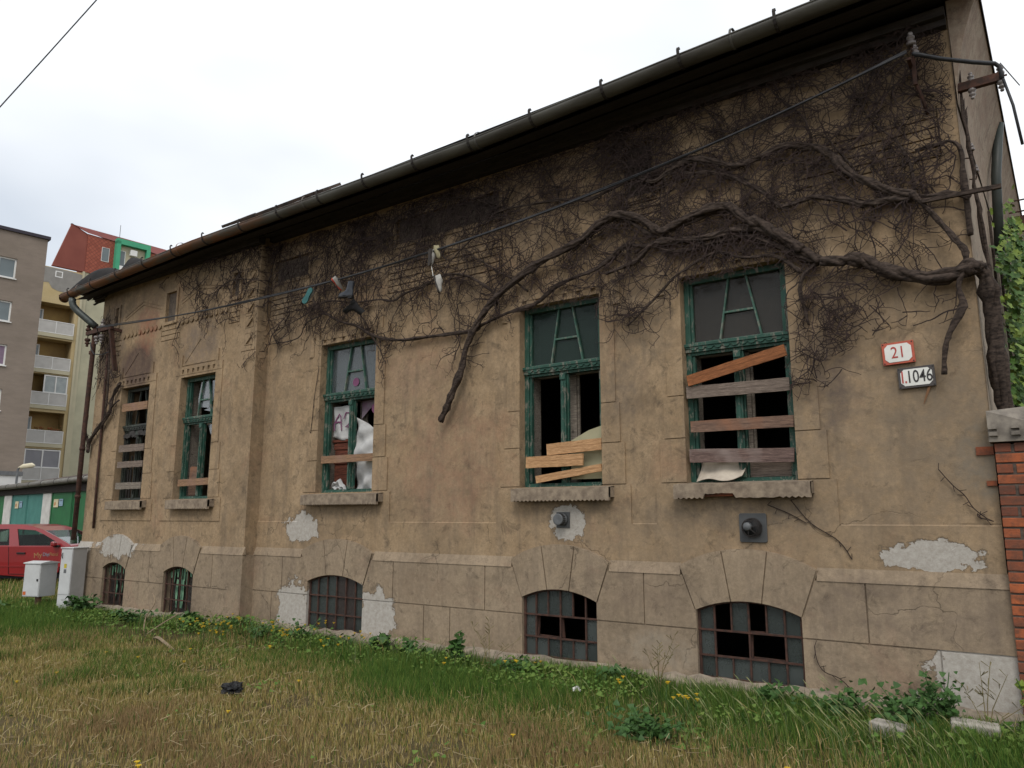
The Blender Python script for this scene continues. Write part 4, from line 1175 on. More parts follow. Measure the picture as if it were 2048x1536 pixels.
# ------------------------------------------------------------------ ground, grass and weeds
def gh(x, y):
    return .035*noise.noise(Vector((x*.35, y*.35, 0)))+.02*noise.noise(Vector((x*1.3, y*1.3, 5)))
t = NT('dry_lawn_soil')
a = t.noise(.55, 6, .65); b = t.noise(9, 8, .8); c_ = t.noise(60, 4, .7)
col = t.mix(t.ramp(a, .4, .6), (.115, .085, .045), (.16, .12, .065))
col = t.mix(t.ramp(b, .4, .7), col, (.06, .055, .025))
col = t.mix(t.ramp(c_, .5, .8, 0, .5), col, (.22, .18, .11))
t.bump(t.math('ADD', b, c_), .8, .03)
M_soil = t.done(col, 1, .1)
mb = MB()
xs = sorted(set([-900, -300, -120, -60, -45]+[-36+.4*i for i in range(101)]+[10, 30, 100, 300, 900]))
ys = sorted(set([-900, -200, -60, -20]+[-9+.3*i for i in range(33)]+[1.5+.8*i for i in range(12)]+[20, 40, 80, 200, 900]))
vs = []
for x in xs:
    for y in ys:
        far = abs(x) > 38 or y > 12 or y < -9.1
        vs.append((x, y, -.02 if far else gh(x, y)-.01))
ny = len(ys)
fs = [(i*ny+j, (i+1)*ny+j, (i+1)*ny+j+1, i*ny+j+1) for i in range(len(xs)-1) for j in range(ny-1)]
mb.v = vs; mb.f = fs
o = link('ground', mb.mesh(), M_soil); tag(o, kind='structure')

def grass_mesh(name, n, xr, yr, hfun, cfun, dens, width, seed, seg=2, lean=.5):
    rg = np.random.default_rng(seed)
    X = rg.uniform(*xr, n); Y = rg.uniform(*yr, n)
    # cheap value noise fields
    def fld(sx, sd):
        k = np.random.default_rng(sd).uniform(0, 6.28, (6, 3))
        v = 0
        for i in range(6):
            a = k[i, 0]; f = sx*(.6+.35*i)
            v = v+np.sin(X*np.cos(a)*f+Y*np.sin(a)*f*1.3+k[i, 1])/(1+.35*i)
        return v/2.6
    F1, F2 = fld(1.1, seed+3), fld(4., seed+4)
    keep = rg.random(n) < dens(X, Y, F1, F2)
    X, Y, F1, F2 = X[keep], Y[keep], F1[keep], F2[keep]; n = len(X)
    Hh = hfun(X, Y, F1, F2, rg); C = cfun(X, Y, F1, F2, rg)
    Z = np.array([gh(a, b) for a, b in zip(X, Y)])-.015
    az = rg.uniform(0, 6.28, n); ln = lean*rg.uniform(.1, 1, n)*Hh
    la = rg.normal(2.6, 1.3, n)           # lean direction
    W = width*rg.uniform(.6, 1.3, n)
    dx, dy = np.cos(az)*W, np.sin(az)*W
    lx, ly = np.cos(la)*ln, np.sin(la)*ln
    V = np.zeros((n, 5, 3)); 
    V[:, 0] = np.stack([X-dx, Y-dy, Z], 1); V[:, 1] = np.stack([X+dx, Y+dy, Z], 1)
    V[:, 2] = np.stack([X-dx*.7+lx*.35, Y-dy*.7+ly*.35, Z+Hh*.6], 1); V[:, 3] = np.stack([X+dx*.7+lx*.35, Y+dy*.7+ly*.35, Z+Hh*.6], 1)
    V[:, 4] = np.stack([X+lx, Y+ly, Z+Hh*(1-.25*(ln/np.maximum(Hh, 1e-3))**2)], 1)
    me = bpy.data.meshes.new(name)
    me.vertices.add(n*5); me.vertices.foreach_set('co', V.reshape(-1))
    b = (np.arange(n)*5)[:, None]
    tri = np.concatenate([b+np.array([[0, 1, 3]]), b+np.array([[0, 3, 2]]), b+np.array([[2, 3, 4]])], 1).reshape(-1)
    me.loops.add(len(tri)); me.loops.foreach_set('vertex_index', tri)
    me.polygons.add(len(tri)//3); me.polygons.foreach_set('loop_start', np.arange(0, len(tri), 3)); me.polygons.foreach_set('loop_total', np.full(len(tri)//3, 3))
    ca = me.color_attributes.new('tint', 'FLOAT_COLOR', 'POINT')
    cc = np.ones((n, 5, 4)); cc[:, :, :3] = C[:, None, :]
    ca.data.foreach_set('color', cc.reshape(-1))
    me.update(); me.validate()
    return me
t = NT('grass_blades')
at = t.n('ShaderNodeAttribute'); at.attribute_name = 'tint'
t.done(at.outputs['Color'], .7, .15)
tr_ = t.n('ShaderNodeBsdfTranslucent'); t.l(at.outputs['Color'], tr_.inputs[0])
ms_ = t.n('ShaderNodeMixShader'); ms_.inputs[0].default_value = .3
t.l(t.b.outputs[0], ms_.inputs[1]); t.l(tr_.outputs[0], ms_.inputs[2]); t.l(ms_.outputs[0], t.out.inputs[0])
M_grass = t.m
DRY = np.array([(.36, .28, .10), (.27, .20, .08), (.44, .36, .17), (.22, .20, .055)])
GRN = np.array([(.065, .135, .02), (.10, .17, .03), (.045, .10, .02), (.14, .19, .04)])
def green_share(X, Y, F1, F2):
    d = np.where(X < WX0, -Y+RY, -Y)                       # distance from the wall
    edge = np.clip((-1.5+.22*(X+5))*-1, .9, 3.0)           # width of the green strip, wider to the right
    edge = 1.1+.55*np.clip((X+8)/6, 0, 1.4)+1.1*np.clip(-(X+9.5)/1.5, 0, 1)
    g = 1/(1+np.exp((d-edge-.75*F1-.25*F2)/.26))
    patch = np.clip((F1*.6+F2*.5-.40)*2.2, 0, .55)
    return np.clip(np.maximum(g, patch)+.10, 0, 1)
def cf(X, Y, F1, F2, rg):
    g = rg.random(len(X)) < green_share(X, Y, F1, F2)
    a = DRY[rg.integers(0, 4, len(X))]; b = GRN[rg.integers(0, 4, len(X))]
    br = np.clip((F2*.9-F1*.5+rg.normal(0, .25, len(X)))*1.1, 0, .8)[:, None]
    a = a*(1-br)+np.array([.25, .165, .085])*br
    c = np.where(g[:, None], b, a)
    return np.clip(c*rg.uniform(.75, 1.25, (len(X), 1)), 0, 1)
def hf(X, Y, F1, F2, rg):
    g = green_share(X, Y, F1, F2)
    d = np.where(X < WX0, -Y+RY, -Y)
    near = np.exp(-np.maximum(d-.2, 0)/1.3)
    h = .03+.045*rg.random(len(X))+g*(.03+.07*rg.random(len(X)))+near*.04*rg.random(len(X))
    return h*(1+.3*F2)
def df(X, Y, F1, F2):
    ok = np.where(X < WX0, Y < RY-.16, Y < -.20)
    vis = (Y < -.0) & (X < .6) & (-(Y+7)*-1 > -9)
    dist = np.hypot(X, Y+7)
    inv_ = (X > (Y+7)*-2.62-.5) & (X < (Y+7)*.04+.6)     # inside the view wedge, with a margin
    bare = np.clip(1-1.1*np.exp(-((X+10.0)**2/3.5+(Y+1.1)**2/.18)), .12, 1)
    clump = np.clip(.62+.5*F2+.25*F1, .18, 1)
    return clump*ok*inv_*bare*np.clip(1.25-dist/22, .25, 1)
gm = grass_mesh('g', 560000, (-15.5, .6), (-4.9, -.05), hf, cf, df, .0032, 11)
o = link('grass', gm, M_grass); tag(o, 'short dry and green grass covering the lawn', 'grass', kind='stuff')
def cf2(X, Y, F1, F2, rg):
    g = rg.random(len(X)) < .6
    return np.where(g[:, None], GRN[rg.integers(0, 4, len(X))], DRY[rg.integers(0, 4, len(X))])*rg.uniform(.8, 1.2, (len(X), 1))
gm = grass_mesh('g2', 110000, (-34, -14), (-9, 5), lambda X, Y, a, b, rg: .06+.14*rg.random(len(X)), cf2, lambda X, Y, a, b: ((X < -17) | (Y < -.3) | (X < -14.9))*(Y < 6)*1., .007, 12)
o = link('grass', gm, M_grass); tag(o, 'rough grass round the grey cabinets and the parked car', 'grass', kind='stuff')
# taller bent seed grass along the wall and at the right
def dt(X, Y, F1, F2):
    w = np.exp(-((-Y-.45)/.5)**2)*.75+np.exp(-((X+1.5)/1.3)**2-((Y+1.1)/.7)**2)
    return np.clip(w, 0, 1)*np.where(X < WX0, Y < RY-.1, Y < -.12)*np.clip(.55+.6*F2, 0.05, 1)
def ct(X, Y, F1, F2, rg):
    g = rg.random(len(X)) < np.where(X > -1.6, .55, .8)
    c = np.where(g[:, None], np.array([(.06, .12, .025), (.045, .09, .02), (.09, .15, .045), (.12, .15, .06)])[rg.integers(0, 4, len(X))], DRY[rg.integers(0, 4, len(X))])
    return c*rg.uniform(.8, 1.2, (len(X), 1))
gm = grass_mesh('g3', 15000, (-15, .3), (-2.4, -.22), lambda X, Y, a, b, rg: (.08+.15*rg.random(len(X))**1.8)*np.where((X < -5) & (X > -10.5), 1.55, 1), ct, dt, .0042, 13, lean=.9)
o = link('tall_grass', gm, M_grass); tag(o, 'taller bent green grass growing along the foot of the wall', 'grass', kind='stuff')
# low broad-leaved cover between the grass blades
rnd = random.Random(91); vs = []; fs = []; vs2 = []; fs2 = []
while len(vs) < 60000:
    x = rnd.uniform(-15, .2); d_ = rnd.expovariate(1/.75); y = (RY if x < WX0 else 0)-.18-d_
    if noise.noise(Vector((x*1.6, y*1.6, 4)))+.18*(d_ < 1) < (.08 if d_ < 1.3 else .22): continue
    big = noise.noise(Vector((x*.9, y*.9, 9))) > .1
    tall_ = 2.6 if -10.5 < x < -5 and d_ < .8 else 1.7 if d_ < 1 else .7
    leaf_fan(vs, fs, Vector((x, y, gh(x, y)+rnd.uniform(.015, .075)*tall_)), Vector((rnd.gauss(0, .5), rnd.gauss(-.3, .5), 1)), rnd.uniform(.010, .034 if big else .022), rnd, lobes=3)
mb = MB(); mb.v = [tuple(v) for v in vs]; mb.f = fs
t = NT('cover_leaves'); n_ = t.noise(6, 3, .6)
o = link('ground_cover', mb.mesh(fix=False), t.done(t.mix(t.ramp(n_, .35, .65), (.06, .13, .022), (.13, .18, .04)), .7, .2)); tag(o, 'low broad-leaved weeds mixed into the grass along the wall', 'ground cover', kind='stuff')
# straw and dead bits lying on the lawn
st = MB()
for _ in range(2600):
    x, y = rnd.uniform(-9, .2), rnd.uniform(-4.6, -.3); a = rnd.uniform(0, 6.28); l = rnd.uniform(.03, .11); z = gh(x, y)+rnd.uniform(.015, .06)
    st.tube([(x, y, z), (x+l*math.cos(a), y+l*math.sin(a), z+rnd.uniform(-.01, .04))], rnd.uniform(.0012, .0028), 3, cap=False)
o = link('straw', st.mesh(fix=False), simple('straw_bits', (.42, .34, .20), (.28, .21, .11), 2, .9, 0)); tag(o, 'dead straw lying between the blades of the lawn', 'straw', kind='stuff')
# wild barley ears leaning left
ear = MB(); rnd = random.Random(31)
for _ in range(120):
    x = rnd.gauss(-1.6, .8); y = rnd.gauss(-1.05, .42)
    if y > -.2 or x > .2 or y < -2.3: continue
    h = rnd.uniform(.14, .30); z0 = gh(x, y); lx = -rnd.uniform(.03, .12); 
    ear.tube([(x, y, z0), (x+lx*.3, y, z0+h*.7), (x+lx, y, z0+h)], .0016, 3, cap=False)
    ear.tube([(x+lx, y, z0+h), (x+lx*1.15-.015, y, z0+h+.03), (x+lx*1.3-.035, y+rnd.gauss(0, .01), z0+h+.055)], [.0015, .004, .001], 4, cap=False)
o = link('seed_heads', ear.mesh(fix=False), simple('pale_seed_heads', (.15, .19, .07), (.22, .21, .10), 3, .8, 0)); tag(o, 'pale green wild barley ears bending left at the right of the lawn', 'grass', kind='stuff')

def weed(name, x, y, h, spread, n, leafsize, mat, label, seed, stems=5, cat='weed', flowers=0, lift=.3, group=None):
    e = empty(name, (x, y, gh(x, y)-.01), 0, label, cat, group)
    rnd = random.Random(seed); vs = []; fs = []; st = MB(); fl = MB()
    tips = []
    for k in range(stems):
        a = rnd.uniform(0, 6.28); rr = spread*rnd.random()**.6; hh = h*rnd.uniform(.6, 1)
        P = [(0, 0, 0), (rr*.35*math.cos(a), rr*.35*math.sin(a), hh*.5), (rr*math.cos(a), rr*math.sin(a), hh)]
        st.tube(P, [.006, .005, .003], 4); tips.append(P)
    for _ in range(n):
        P = rnd.choice(tips); u = rnd.uniform(lift, 1); a, b = (P[0], P[1]) if u < .5 else (P[1], P[2]); q = (u*2) % 1 if u < 1 else 1
        c = Vector(a).lerp(Vector(b), q)+Vector((rnd.gauss(0, spread*.22), rnd.gauss(0, spread*.22), rnd.gauss(0, h*.06)))
        c.z = max(c.z, .02)
        leaf_fan(vs, fs, c, Vector((rnd.gauss(0, .7), rnd.gauss(-.4, .7), 1)), leafsize*rnd.uniform(.5, 1.2), rnd, lobes=3)
    mb = MB(); mb.v = [tuple(v) for v in vs]; mb.f = fs
    link('leaves', mb.mesh(fix=False), mat, e); st.build('stem', M_stem if flowers else M_leafd, e)
    if flowers:
        for _ in range(flowers):
            P = rnd.choice(tips); p = Vector(P[2])+Vector((rnd.gauss(0, .03), rnd.gauss(0, .03), rnd.gauss(0, .04)))
            fl.lathe([(.003, -.006), (.013, .0), (.013, .004), (.004, .006)], p, 'Z', 6)
        fl.build('flowers', M_yellow, e)
    return e
G = 'leafy weeds along the wall'
for k, (x, lb) in enumerate(((-9.2, 'bushy weed just right of the pilaster foot'), (-8.4, 'bushy weed under the left white patch beside the third basement window'), (-7.7, 'bushy weed in front of the middle of the third basement window'),
                             (-7.0, 'bushy weed under the right white patch beside the third basement window'))):
    weed('weed', x, -.55-.12*(k % 2), .24+.05*(k % 3), .28, 130, .03, M_leafd, lb, 200+k, 9, group=G, lift=.15)
weed('weed', -5.35, -.45, .42, .10, 46, .055, M_leafd, 'tall single broad-leaved weed left of the second basement window from the right', 41, 2, group=G)
weed('weed', -6.55, -.42, .25, .22, 70, .055, M_leafd, 'low broad-leaved weed right of the third basement window', 42, group=G)
weed('weed', -5.9, -.5, .22, .2, 50, .05, M_leafd, 'small broad-leaved weed between two taller weeds by the wall', 43, group=G)
weed('weed', -2.55, -1.75, .20, .30, 420, .028, M_leafd, 'round dense tuft of small dark leaves in the lawn at lower right', 44, 14, group=G, lift=.1)
weed('shrub', -1.05, -.42, .36, .34, 520, .032, M_leafd, 'dark leafy bush against the plinth left of the white patch', 45, 14, 'shrub', lift=.1)
weed('shrub', -1.55, -.45, .28, .34, 420, .03, M_leafd, 'low bush right of the largest basement window beside the darker bush', 46, 12, 'shrub', lift=.1)
weed('shrub', -.82, -.38, .46, .16, 200, .026, M_leafd, 'upright dark sprig rising above the bush by the white patch', 47, 6, 'shrub', lift=.3)
weed('weed', -2.05, -.42, .22, .22, 160, .035, M_leafd, 'leafy weed at the right foot of the largest basement window', 48, group=G)
weed('weed', -3.5, -.4, .24, .22, 120, .035, M_leafd, 'leafy weed under the wall between the two right basement windows', 49, group=G)
weed('weed', -4.6, -.5, .16, .3, 120, .035, M_leafd, 'low leafy weed under the second basement window from the right', 50, group=G)
weed('weed', -12.9, -.65, .32, .34, 300, .045, M_leafd, 'dense weed heap in front of the leftmost basement window', 51, 10, group=G, lift=.1)
weed('weed', -10.0, -.6, .26, .25, 90, .06, M_leafd, 'broad-leaved weed at the foot of the pilaster', 52, group=G)
weed('weed', -11.1, -.75, .24, .3, 150, .035, M_leafd, 'leafy weed under the second basement window from the left', 53, group=G)
weed('weed', -14.6, -1.55, .20, .5, 380, .05, M_leafd, 'wide dark weed heap at the foot of the grey meter box', 54, 12, group=G, lift=.1)
weed('weed', -13.2, -2.2, .22, .3, 150, .045, M_leafd, 'weed clump in the lawn left of the bare soil patch', 55, 8, group=G, lift=.1)
weed('weed', -17.2, -1.3, .85, .12, 30, .05, M_leafy, 'tall thin pale weed at the left edge in front of the car', 56, 2, group=G)
weed('weed', -.25, -.30, .62, .10, 24, .05, M_leafy, 'yellow-green sprig growing at the foot of the brick pier', 57, 3, group=G, lift=.7)
weed('weed', -.12, -.55, .35, .2, 90, .03, M_leafd, 'dark weed at the right edge below the brick pier', 58, 6, group=G)
rnd = random.Random(77)
D = [('tall dry stalk in front of the pier between the two right basement windows', -3.05, -.42, .62), ('thin seedy stalk left of the second basement window from the right', -4.95, -.4, .52),
     ('dry stalk at the right edge in front of the white patch', -.55, -.42, .55)]
for k, (lb, x, y, h) in enumerate(D):
    e = empty('dry_stalk', (x, y, gh(x, y)-.01), 0, lb, 'dry plant', 'dry stalks by the wall')
    s = MB()
    for j in range(5):
        a = rnd.gauss(0, .16); b = rnd.gauss(0, .1); hh = h*rnd.uniform(.6, 1)
        s.tube([(0, 0, 0), (a*.3, b*.3, hh*.5), (a, b, hh)], [.004, .003, .0015], 4)
        for q in range(7):
            u = rnd.uniform(.55, 1); p = Vector((a*u*u, b*u*u, hh*u)); w = rnd.uniform(0, 6.28)
            s.tube([p, p+Vector((.05*math.cos(w), .05*math.sin(w), .04))], [.0016, .004], 3)
    s.build('stem', M_stem, e)
# yellow flowers: clumps of hawkbit along the wall, single heads in the lawn
def yflower(x, y, h, heads, label, group, seed):
    e = empty('yellow_flower', (x, y, gh(x, y)-.01), 0, label, 'flower', group)
    rnd = random.Random(seed); s = MB(); f = MB()
    for _ in range(heads):
        a = rnd.gauss(0, .06)*(heads > 1); b = rnd.gauss(0, .06)*(heads > 1); hh = h*rnd.uniform(.75, 1)
        s.tube([(0, 0, 0), (a*.4, b*.4, hh*.6), (a, b, hh)], .0018, 3)
        for k in range(8):
            w = 2*math.pi*k/8; r = .017
            f.add([(a, b, hh+.004), (a+r*math.cos(w-.3), b+r*math.sin(w-.3), hh+.008), (a+r*1.15*math.cos(w), b+r*1.15*math.sin(w), hh+.006), (a+r*math.cos(w+.3), b+r*math.sin(w+.3), hh+.008)], [(0, 1, 2, 3)])
        f.lathe([(.002, -.012), (.008, -.004), (.006, .006)], (a, b, hh), 'Z', 6)
    s.build('stem', M_leafd, e); f.build('petals', M_yellow, e, fix=False)
for k in range(34):
    x = rnd.uniform(-9.4, -6.4) if k < 27 else rnd.choice((-3.0, -2.4, -2.2, -4.5, -5.5))+rnd.gauss(0, .2)
    yflower(x, -rnd.uniform(.3, 1.3), rnd.uniform(.14, .32), rnd.choice((2, 3, 4)), 'yellow-headed wildflower in the green strip along the wall', 'yellow wildflowers along the wall', k)
for k in range(18):
    x, y = rnd.uniform(-9, -.8), rnd.uniform(-4.3, -1.6)
    yflower(x, y, rnd.uniform(.06, .12), 1, 'single low yellow flower in the dry lawn', 'yellow flowers scattered in the lawn', 100+k)
# ------------------------------------------------------------------ number plates
def text_mesh(s, size, mat, name, parent, loc, extr=.0012, rot=(math.pi/2, 0, 0), sx=1.0, bold=0.):
    c = bpy.data.curves.new(name, 'FONT'); c.body = s; c.size = size; c.extrude = extr; c.align_x = 'CENTER'; c.align_y = 'CENTER'; c.offset = bold
    o = bpy.data.objects.new('tmp', c); COL.objects.link(o)
    bpy.context.view_layer.update()
    me = bpy.data.meshes.new_from_object(o.evaluated_get(bpy.context.evaluated_depsgraph_get()))
    bpy.data.objects.remove(o)
    me.materials.clear(); q = link(name, me, mat, parent)
    q.location = loc; q.rotation_euler = rot; q.scale = (sx, 1, 1)
    return q
def cut_rect(w, h, c):
    return [(-w+c, -h), (w-c, -h), (w, -h+c), (w, h-c), (w-c, h), (-w+c, h), (-w, h-c), (-w, -h+c)]
def plate(x, z, w, h, rim, rot, label):
    e = empty('number_plate', (x, -.012, z), 0, label, 'number plate')
    e.rotation_euler = (0, rot, 0)
    MB().xz(rect(-w, w, -h, h), -.006, .012).build('rim', rim, e, bevel=.002)
    MB().xz(cut_rect(w-.02, h-.018, .028), -.010, -.0065).build('field', M_enamelw, e)
    for sx_, sz_ in ((-1, 1), (1, 1), (1, -1), (-1, -1)):
        MB().lathe([(.005, -.011), (.006, -.0062)], (sx_*(w-.012), 0, sz_*(h-.012)), 'Y', 8).build('screw', M_iron, e)
    return e
p = plate(-.955, 2.913, .122, .094, M_enamelr, R(-2), 'white enamel plate with red rim reading 21')
text_mesh('21', .14, M_redtxt, 'numeral', p, (0, -.0112, -.0), sx=.82, bold=.0)
MB().tube([(-.10, 0, .094), (-.09, -.002, .107), (-.075, 0, .094)], .0035, 5).build('wire_loop', M_iron, p)
p = plate(-.835, 2.695, .137, .088, M_enamelk, R(-1.5), 'white enamel plate with black rim reading I.1046')
text_mesh('I.', .145, M_redtxt, 'numeral', p, (-.092, -.0112, 0), sx=.7, bold=.001)
text_mesh('1046', .145, M_blktxt, 'numeral', p, (.022, -.0112, 0), sx=.68, bold=.001)
MB().tube([(-.745, -.004, 2.62), (-.77, -.004, 2.55), (-.80, -.004, 2.47)], [.012, .009, .003], 4, flat=.2).build('rust_run', simple('rust_streak', (.20, .10, .05), (.16, .09, .05), 9, 1, 0))
bpy.data.objects['rust_run'].parent = house; bpy.data.objects['rust_run'].matrix_parent_inverse = HL

# ------------------------------------------------------------------ flue vents
def ring(mb, r, y, th, n=24):
    P = [(r*math.cos(2*math.pi*i/n), y, r*math.sin(2*math.pi*i/n)) for i in range(n)]
    for i in range(n): mb.bar(P[i], P[(i+1) % n], th, th)
e = empty('flue_vent', (-2.26, -.002, 1.455), 0, 'dark square flue vent with round cage below the rightmost window', 'vent')
sq = [(.125*sx_*a, .130*sz_*b) for sx_, sz_ in ((1, 1),) for a, b in ((.9, 1), (-.9, 1), (-1, .9), (-1, -.9), (-.9, -1), (.9, -1), (1, -.9), (1, .9))]
MB().xz(sq, -.014, 0).build('plate', M_fan, e, bevel=.003)
mb = MB().lathe([(.085, -.014), (.085, -.02), (.07, -.022), (.07, -.05), (.001, -.05)], (0, 0, 0), 'Y', 24); mb.build('socket', M_blk, e, True)
MB().lathe([(.036, -.05), (.038, -.11), (.034, -.125), (.001, -.127)], (-.02, 0, .012), 'Y', 20).build('cap', M_fan2, e, True)
mb = MB()
for r, y in ((.088, -.03), (.086, -.05), (.083, -.07), (.078, -.09), (.068, -.105)): ring(mb, r, y, .004)
for k in range(6):
    a = k*math.pi/3+.3; mb.tube([(.088*math.cos(a), -.02, .088*math.sin(a)), (.084*math.cos(a), -.07, .084*math.sin(a)), (.06*math.cos(a), -.112, .06*math.sin(a)), (-.01, -.118, .005)], .003, 4)
mb.build('cage', M_iron, e)
e = empty('flue_pipe', (-4.275, -.002, 1.52), 0, 'small square flue plate with short round pipe below the second window from the right', 'vent')
MB().box(-.082, .082, -.01, 0, -.082, .082).build('plate', M_fan, e, bevel=.002)
MB().lathe([(.062, -.01), (.062, -.05), (.056, -.052), (.056, -.10), (.060, -.102), (.060, -.115), (.05, -.118), (.001, -.105)], (-.0, 0, .005), 'Y', 24).build('pipe', M_fan2, e, True)
mb = MB()
for k in range(18):
    a = 2*math.pi*k/18; mb.box(-.004, .004, -.092, -.055, .056, .063, Matrix.Translation((0, 0, .005)) @ Matrix.Rotation(a, 4, 'Y'))
mb.build('fins', M_iron, e)

# ------------------------------------------------------------------ cable, brackets, insulators
def insulator(parent, x, y, z, s=1., up=1, mat=None):
    mb = MB()
    pr = [(.006, -.03), (.03, -.03), (.036, -.018), (.036, .0), (.022, .012), (.020, .022), (.030, .030), (.031, .042), (.016, .052), (.014, .062), (.019, .07), (.015, .082), (.001, .085)]
    mb.lathe([(r*s, h*s*up) for r, h in pr], (x, y, z), 'Z', 16)
    o = mb.build('insulator', mat or M_porc, parent, True)
    return o
CA = Vector((-13.62, -.52, 4.86)); CB = Vector((-.64, -.40, 5.36))
def cable_pt(u):
    # measured sag: the lines pass (-9.4,4.66) (-7.1,4.62) (-5.8,4.69) (-2.9,4.96)
    x = CA.x+(CB.x-CA.x)*u; K = [(-13.62, 4.86), (-11.5, 4.72), (-9.4, 4.655), (-7.1, 4.62), (-5.75, 4.68), (-2.93, 4.965), (-.64, 5.36)]
    xs_ = [k[0] for k in K]
    co = np.polyfit(xs_, [k[1] for k in K], 3); z = float(np.polyval(co, x))
    return Vector((x, CA.y+(CB.y-CA.y)*u, z))
mb = MB()
P = [cable_pt(i/50) for i in range(51)]
mb.tube(P, .0115, 6)
mb.tube([p+Vector((0, -.012*math.sin(i*.5), .012+.008*math.sin(i*.4))) for i, p in enumerate(P)], .007, 5)
o = mb.build('power_cable', M_cable, smooth=True)
tag(o, 'black twin power cable slung along the facade between two wall brackets', 'cable')
bR = empty('wall_bracket', (-.62, 0, 5.2), 0, 'rusty upright bracket with porcelain insulators near the right corner under the eaves', 'cable bracket', 'cable brackets')
mb = MB(); mb.bar((0, -.16, .22), (0, -.16, -.02), .03, .03); mb.bar((0, -.16, .12), (0, .0, .12), .03, .03, (0, 0, 1)); mb.tube([(0, -.15, 0), (.03, -.10, -.1), (.05, -.03, -.2), (.05, .01, -.22)], .016, 6)
mb.bar((-.02, -.30, .16), (-.02, -.14, .16), .03, .02, (0, 0, 1))
mb.build('arm', M_rust, bR)
insulator(bR, -.0, -.20, .36, 1.1); insulator(bR, .03, -.25, .23, .8)
MB().tube([(0, -.16, .2), (0, -.19, .33)], .008, 6).build('pin', M_rust, bR)
# conduit crossing from this bracket to the arm at the corner
cb_ = MB(); cb_.tube([(-.60, -.38, 5.35), (-.42, -.24, 5.31), (-.2, -.06, 5.29), (-.05, .03, 5.27), (-.02, .05, 5.24), (-.012, .03, 5.12)], .018, 8)
cb_.tube([(-.005, .0, 5.10), (.04, .0, 4.85), (.07, .0, 4.5)], .012, 6)
tag(cb_.build('lead_cable', M_cable, smooth=True), 'thick black lead running from the upright bracket across the corner to the horizontal arm', 'cable')
bA = empty('wall_bracket', (-.32, .05, 5.15), 0, 'slotted horizontal rusty arm with porcelain insulators sticking out past the right corner', 'cable bracket', 'cable brackets')
m = MB(); m.box(-.05, .315, -.02, -.012, -.035, .035); m.box(-.05, .315, -.012, .03, -.035, -.029)
for x in (.13, .27): m.box(x, x+.035, -.0205, -.0115, -.004, .004)
m.box(.28, .345, -.012, -.005, -.01, .005)
m.build('arm', M_rust, bA)
for x, up in ((.09, 1), (.09, -1), (.30, 1), (.30, -1)):
    insulator(bA, x, .01, .045 if up > 0 else -.055, .85, up)
MB().tube([(.09, .01, -.12), (.09, .01, .1)], .006, 6).build('pin', M_rust, bA); MB().tube([(.30, .01, -.12), (.30, .01, .1)], .006, 6).build('pin', M_rust, bA)
for k, (y, z) in enumerate(((.30, 4.62), (.55, 4.52))):
    b = empty('wall_bracket', (SX(y), y, z), 0, ('small upper' if k == 0 else 'small lower')+' hook with white insulator on the side wall below the horizontal arm', 'cable bracket', 'cable brackets')
    MB().tube([(-.01, 0, 0), (.05, -.02, -.02), (.06, -.05, 0), (.06, -.05, .04)], .006, 6).build('hook', M_rust, b)
    insulator(b, .06, -.05, .05, .6)
bL = empty('wall_bracket', (-13.75, -.21, 4.85), 0, 'dark iron bracket with hanging insulators at the left end of the facade', 'cable bracket', 'cable brackets')
m = MB(); m.box(-.50, .38, -.20, -.15, -.02, .05); m.bar((.33, -.17, 0), (.36, .02, -.02), .05, .05, (0, 0, 1)); m.bar((.34, -.17, .02), (.36, -.04, -.75), .07, .05, (1, 0, 0))
m.bar((-.3, -.17, 0), (-.3, .02, 0), .04, .04, (0, 0, 1))
m.build('arm', M_rust, bL)
for x, up in ((-.46, 1), (-.46, -1), (.05, 1), (.05, -1), (-.12, -1)):
    insulator(bL, x, -.175, .10 if up > 0 else -.12, 1.35, up, M_rust if x < -.2 else M_porc)
    MB().tube([(x, -.175, -.15), (x, -.175, .12)], .008, 6).build('pin', M_rust, bL)
mm = MB(); mm.tube([(-.36, -.17, -.16), (-.30, -.17, -.3), (-.2, -.16, -.4), (.0, -.12, -.43), (.12, -.06, -.38)], .01, 5); mm.tube([(.1, -.3, .02), (.0, -.2, -.1), (.05, -.16, -.25)], .01, 5)
mm.build('lead', M_cable, bL)
# timber stay crossing the corner
o = MB().bar((-.66, -.13, 4.15), (-.10, -.13, 4.14), .035, .03).build('wooden_stay', M_bark); tag(o, 'weathered grey timber lath jutting past the right corner between vine stems', 'timber lath')
# overhead wires
for a, b, r, lb in (((-14.9, -3.4, 5.9), (-5.2, 1.2, 18.3), .010, 'thin overhead wire crossing the sky at upper left'),
                    ((-.012, .05, 5.27), (.113, 1.0, 5.5), .005, 'thin overhead wire leaving the right corner toward the street'),):
    o = MB().tube([Vector(a).lerp(Vector(b), i/12)+Vector((0, 0, -.25*math.sin(math.pi*i/12)*(r > .008))) for i in range(13)], r, 5).build('overhead_wire', M_cable)
    tag(o, lb, 'wire')

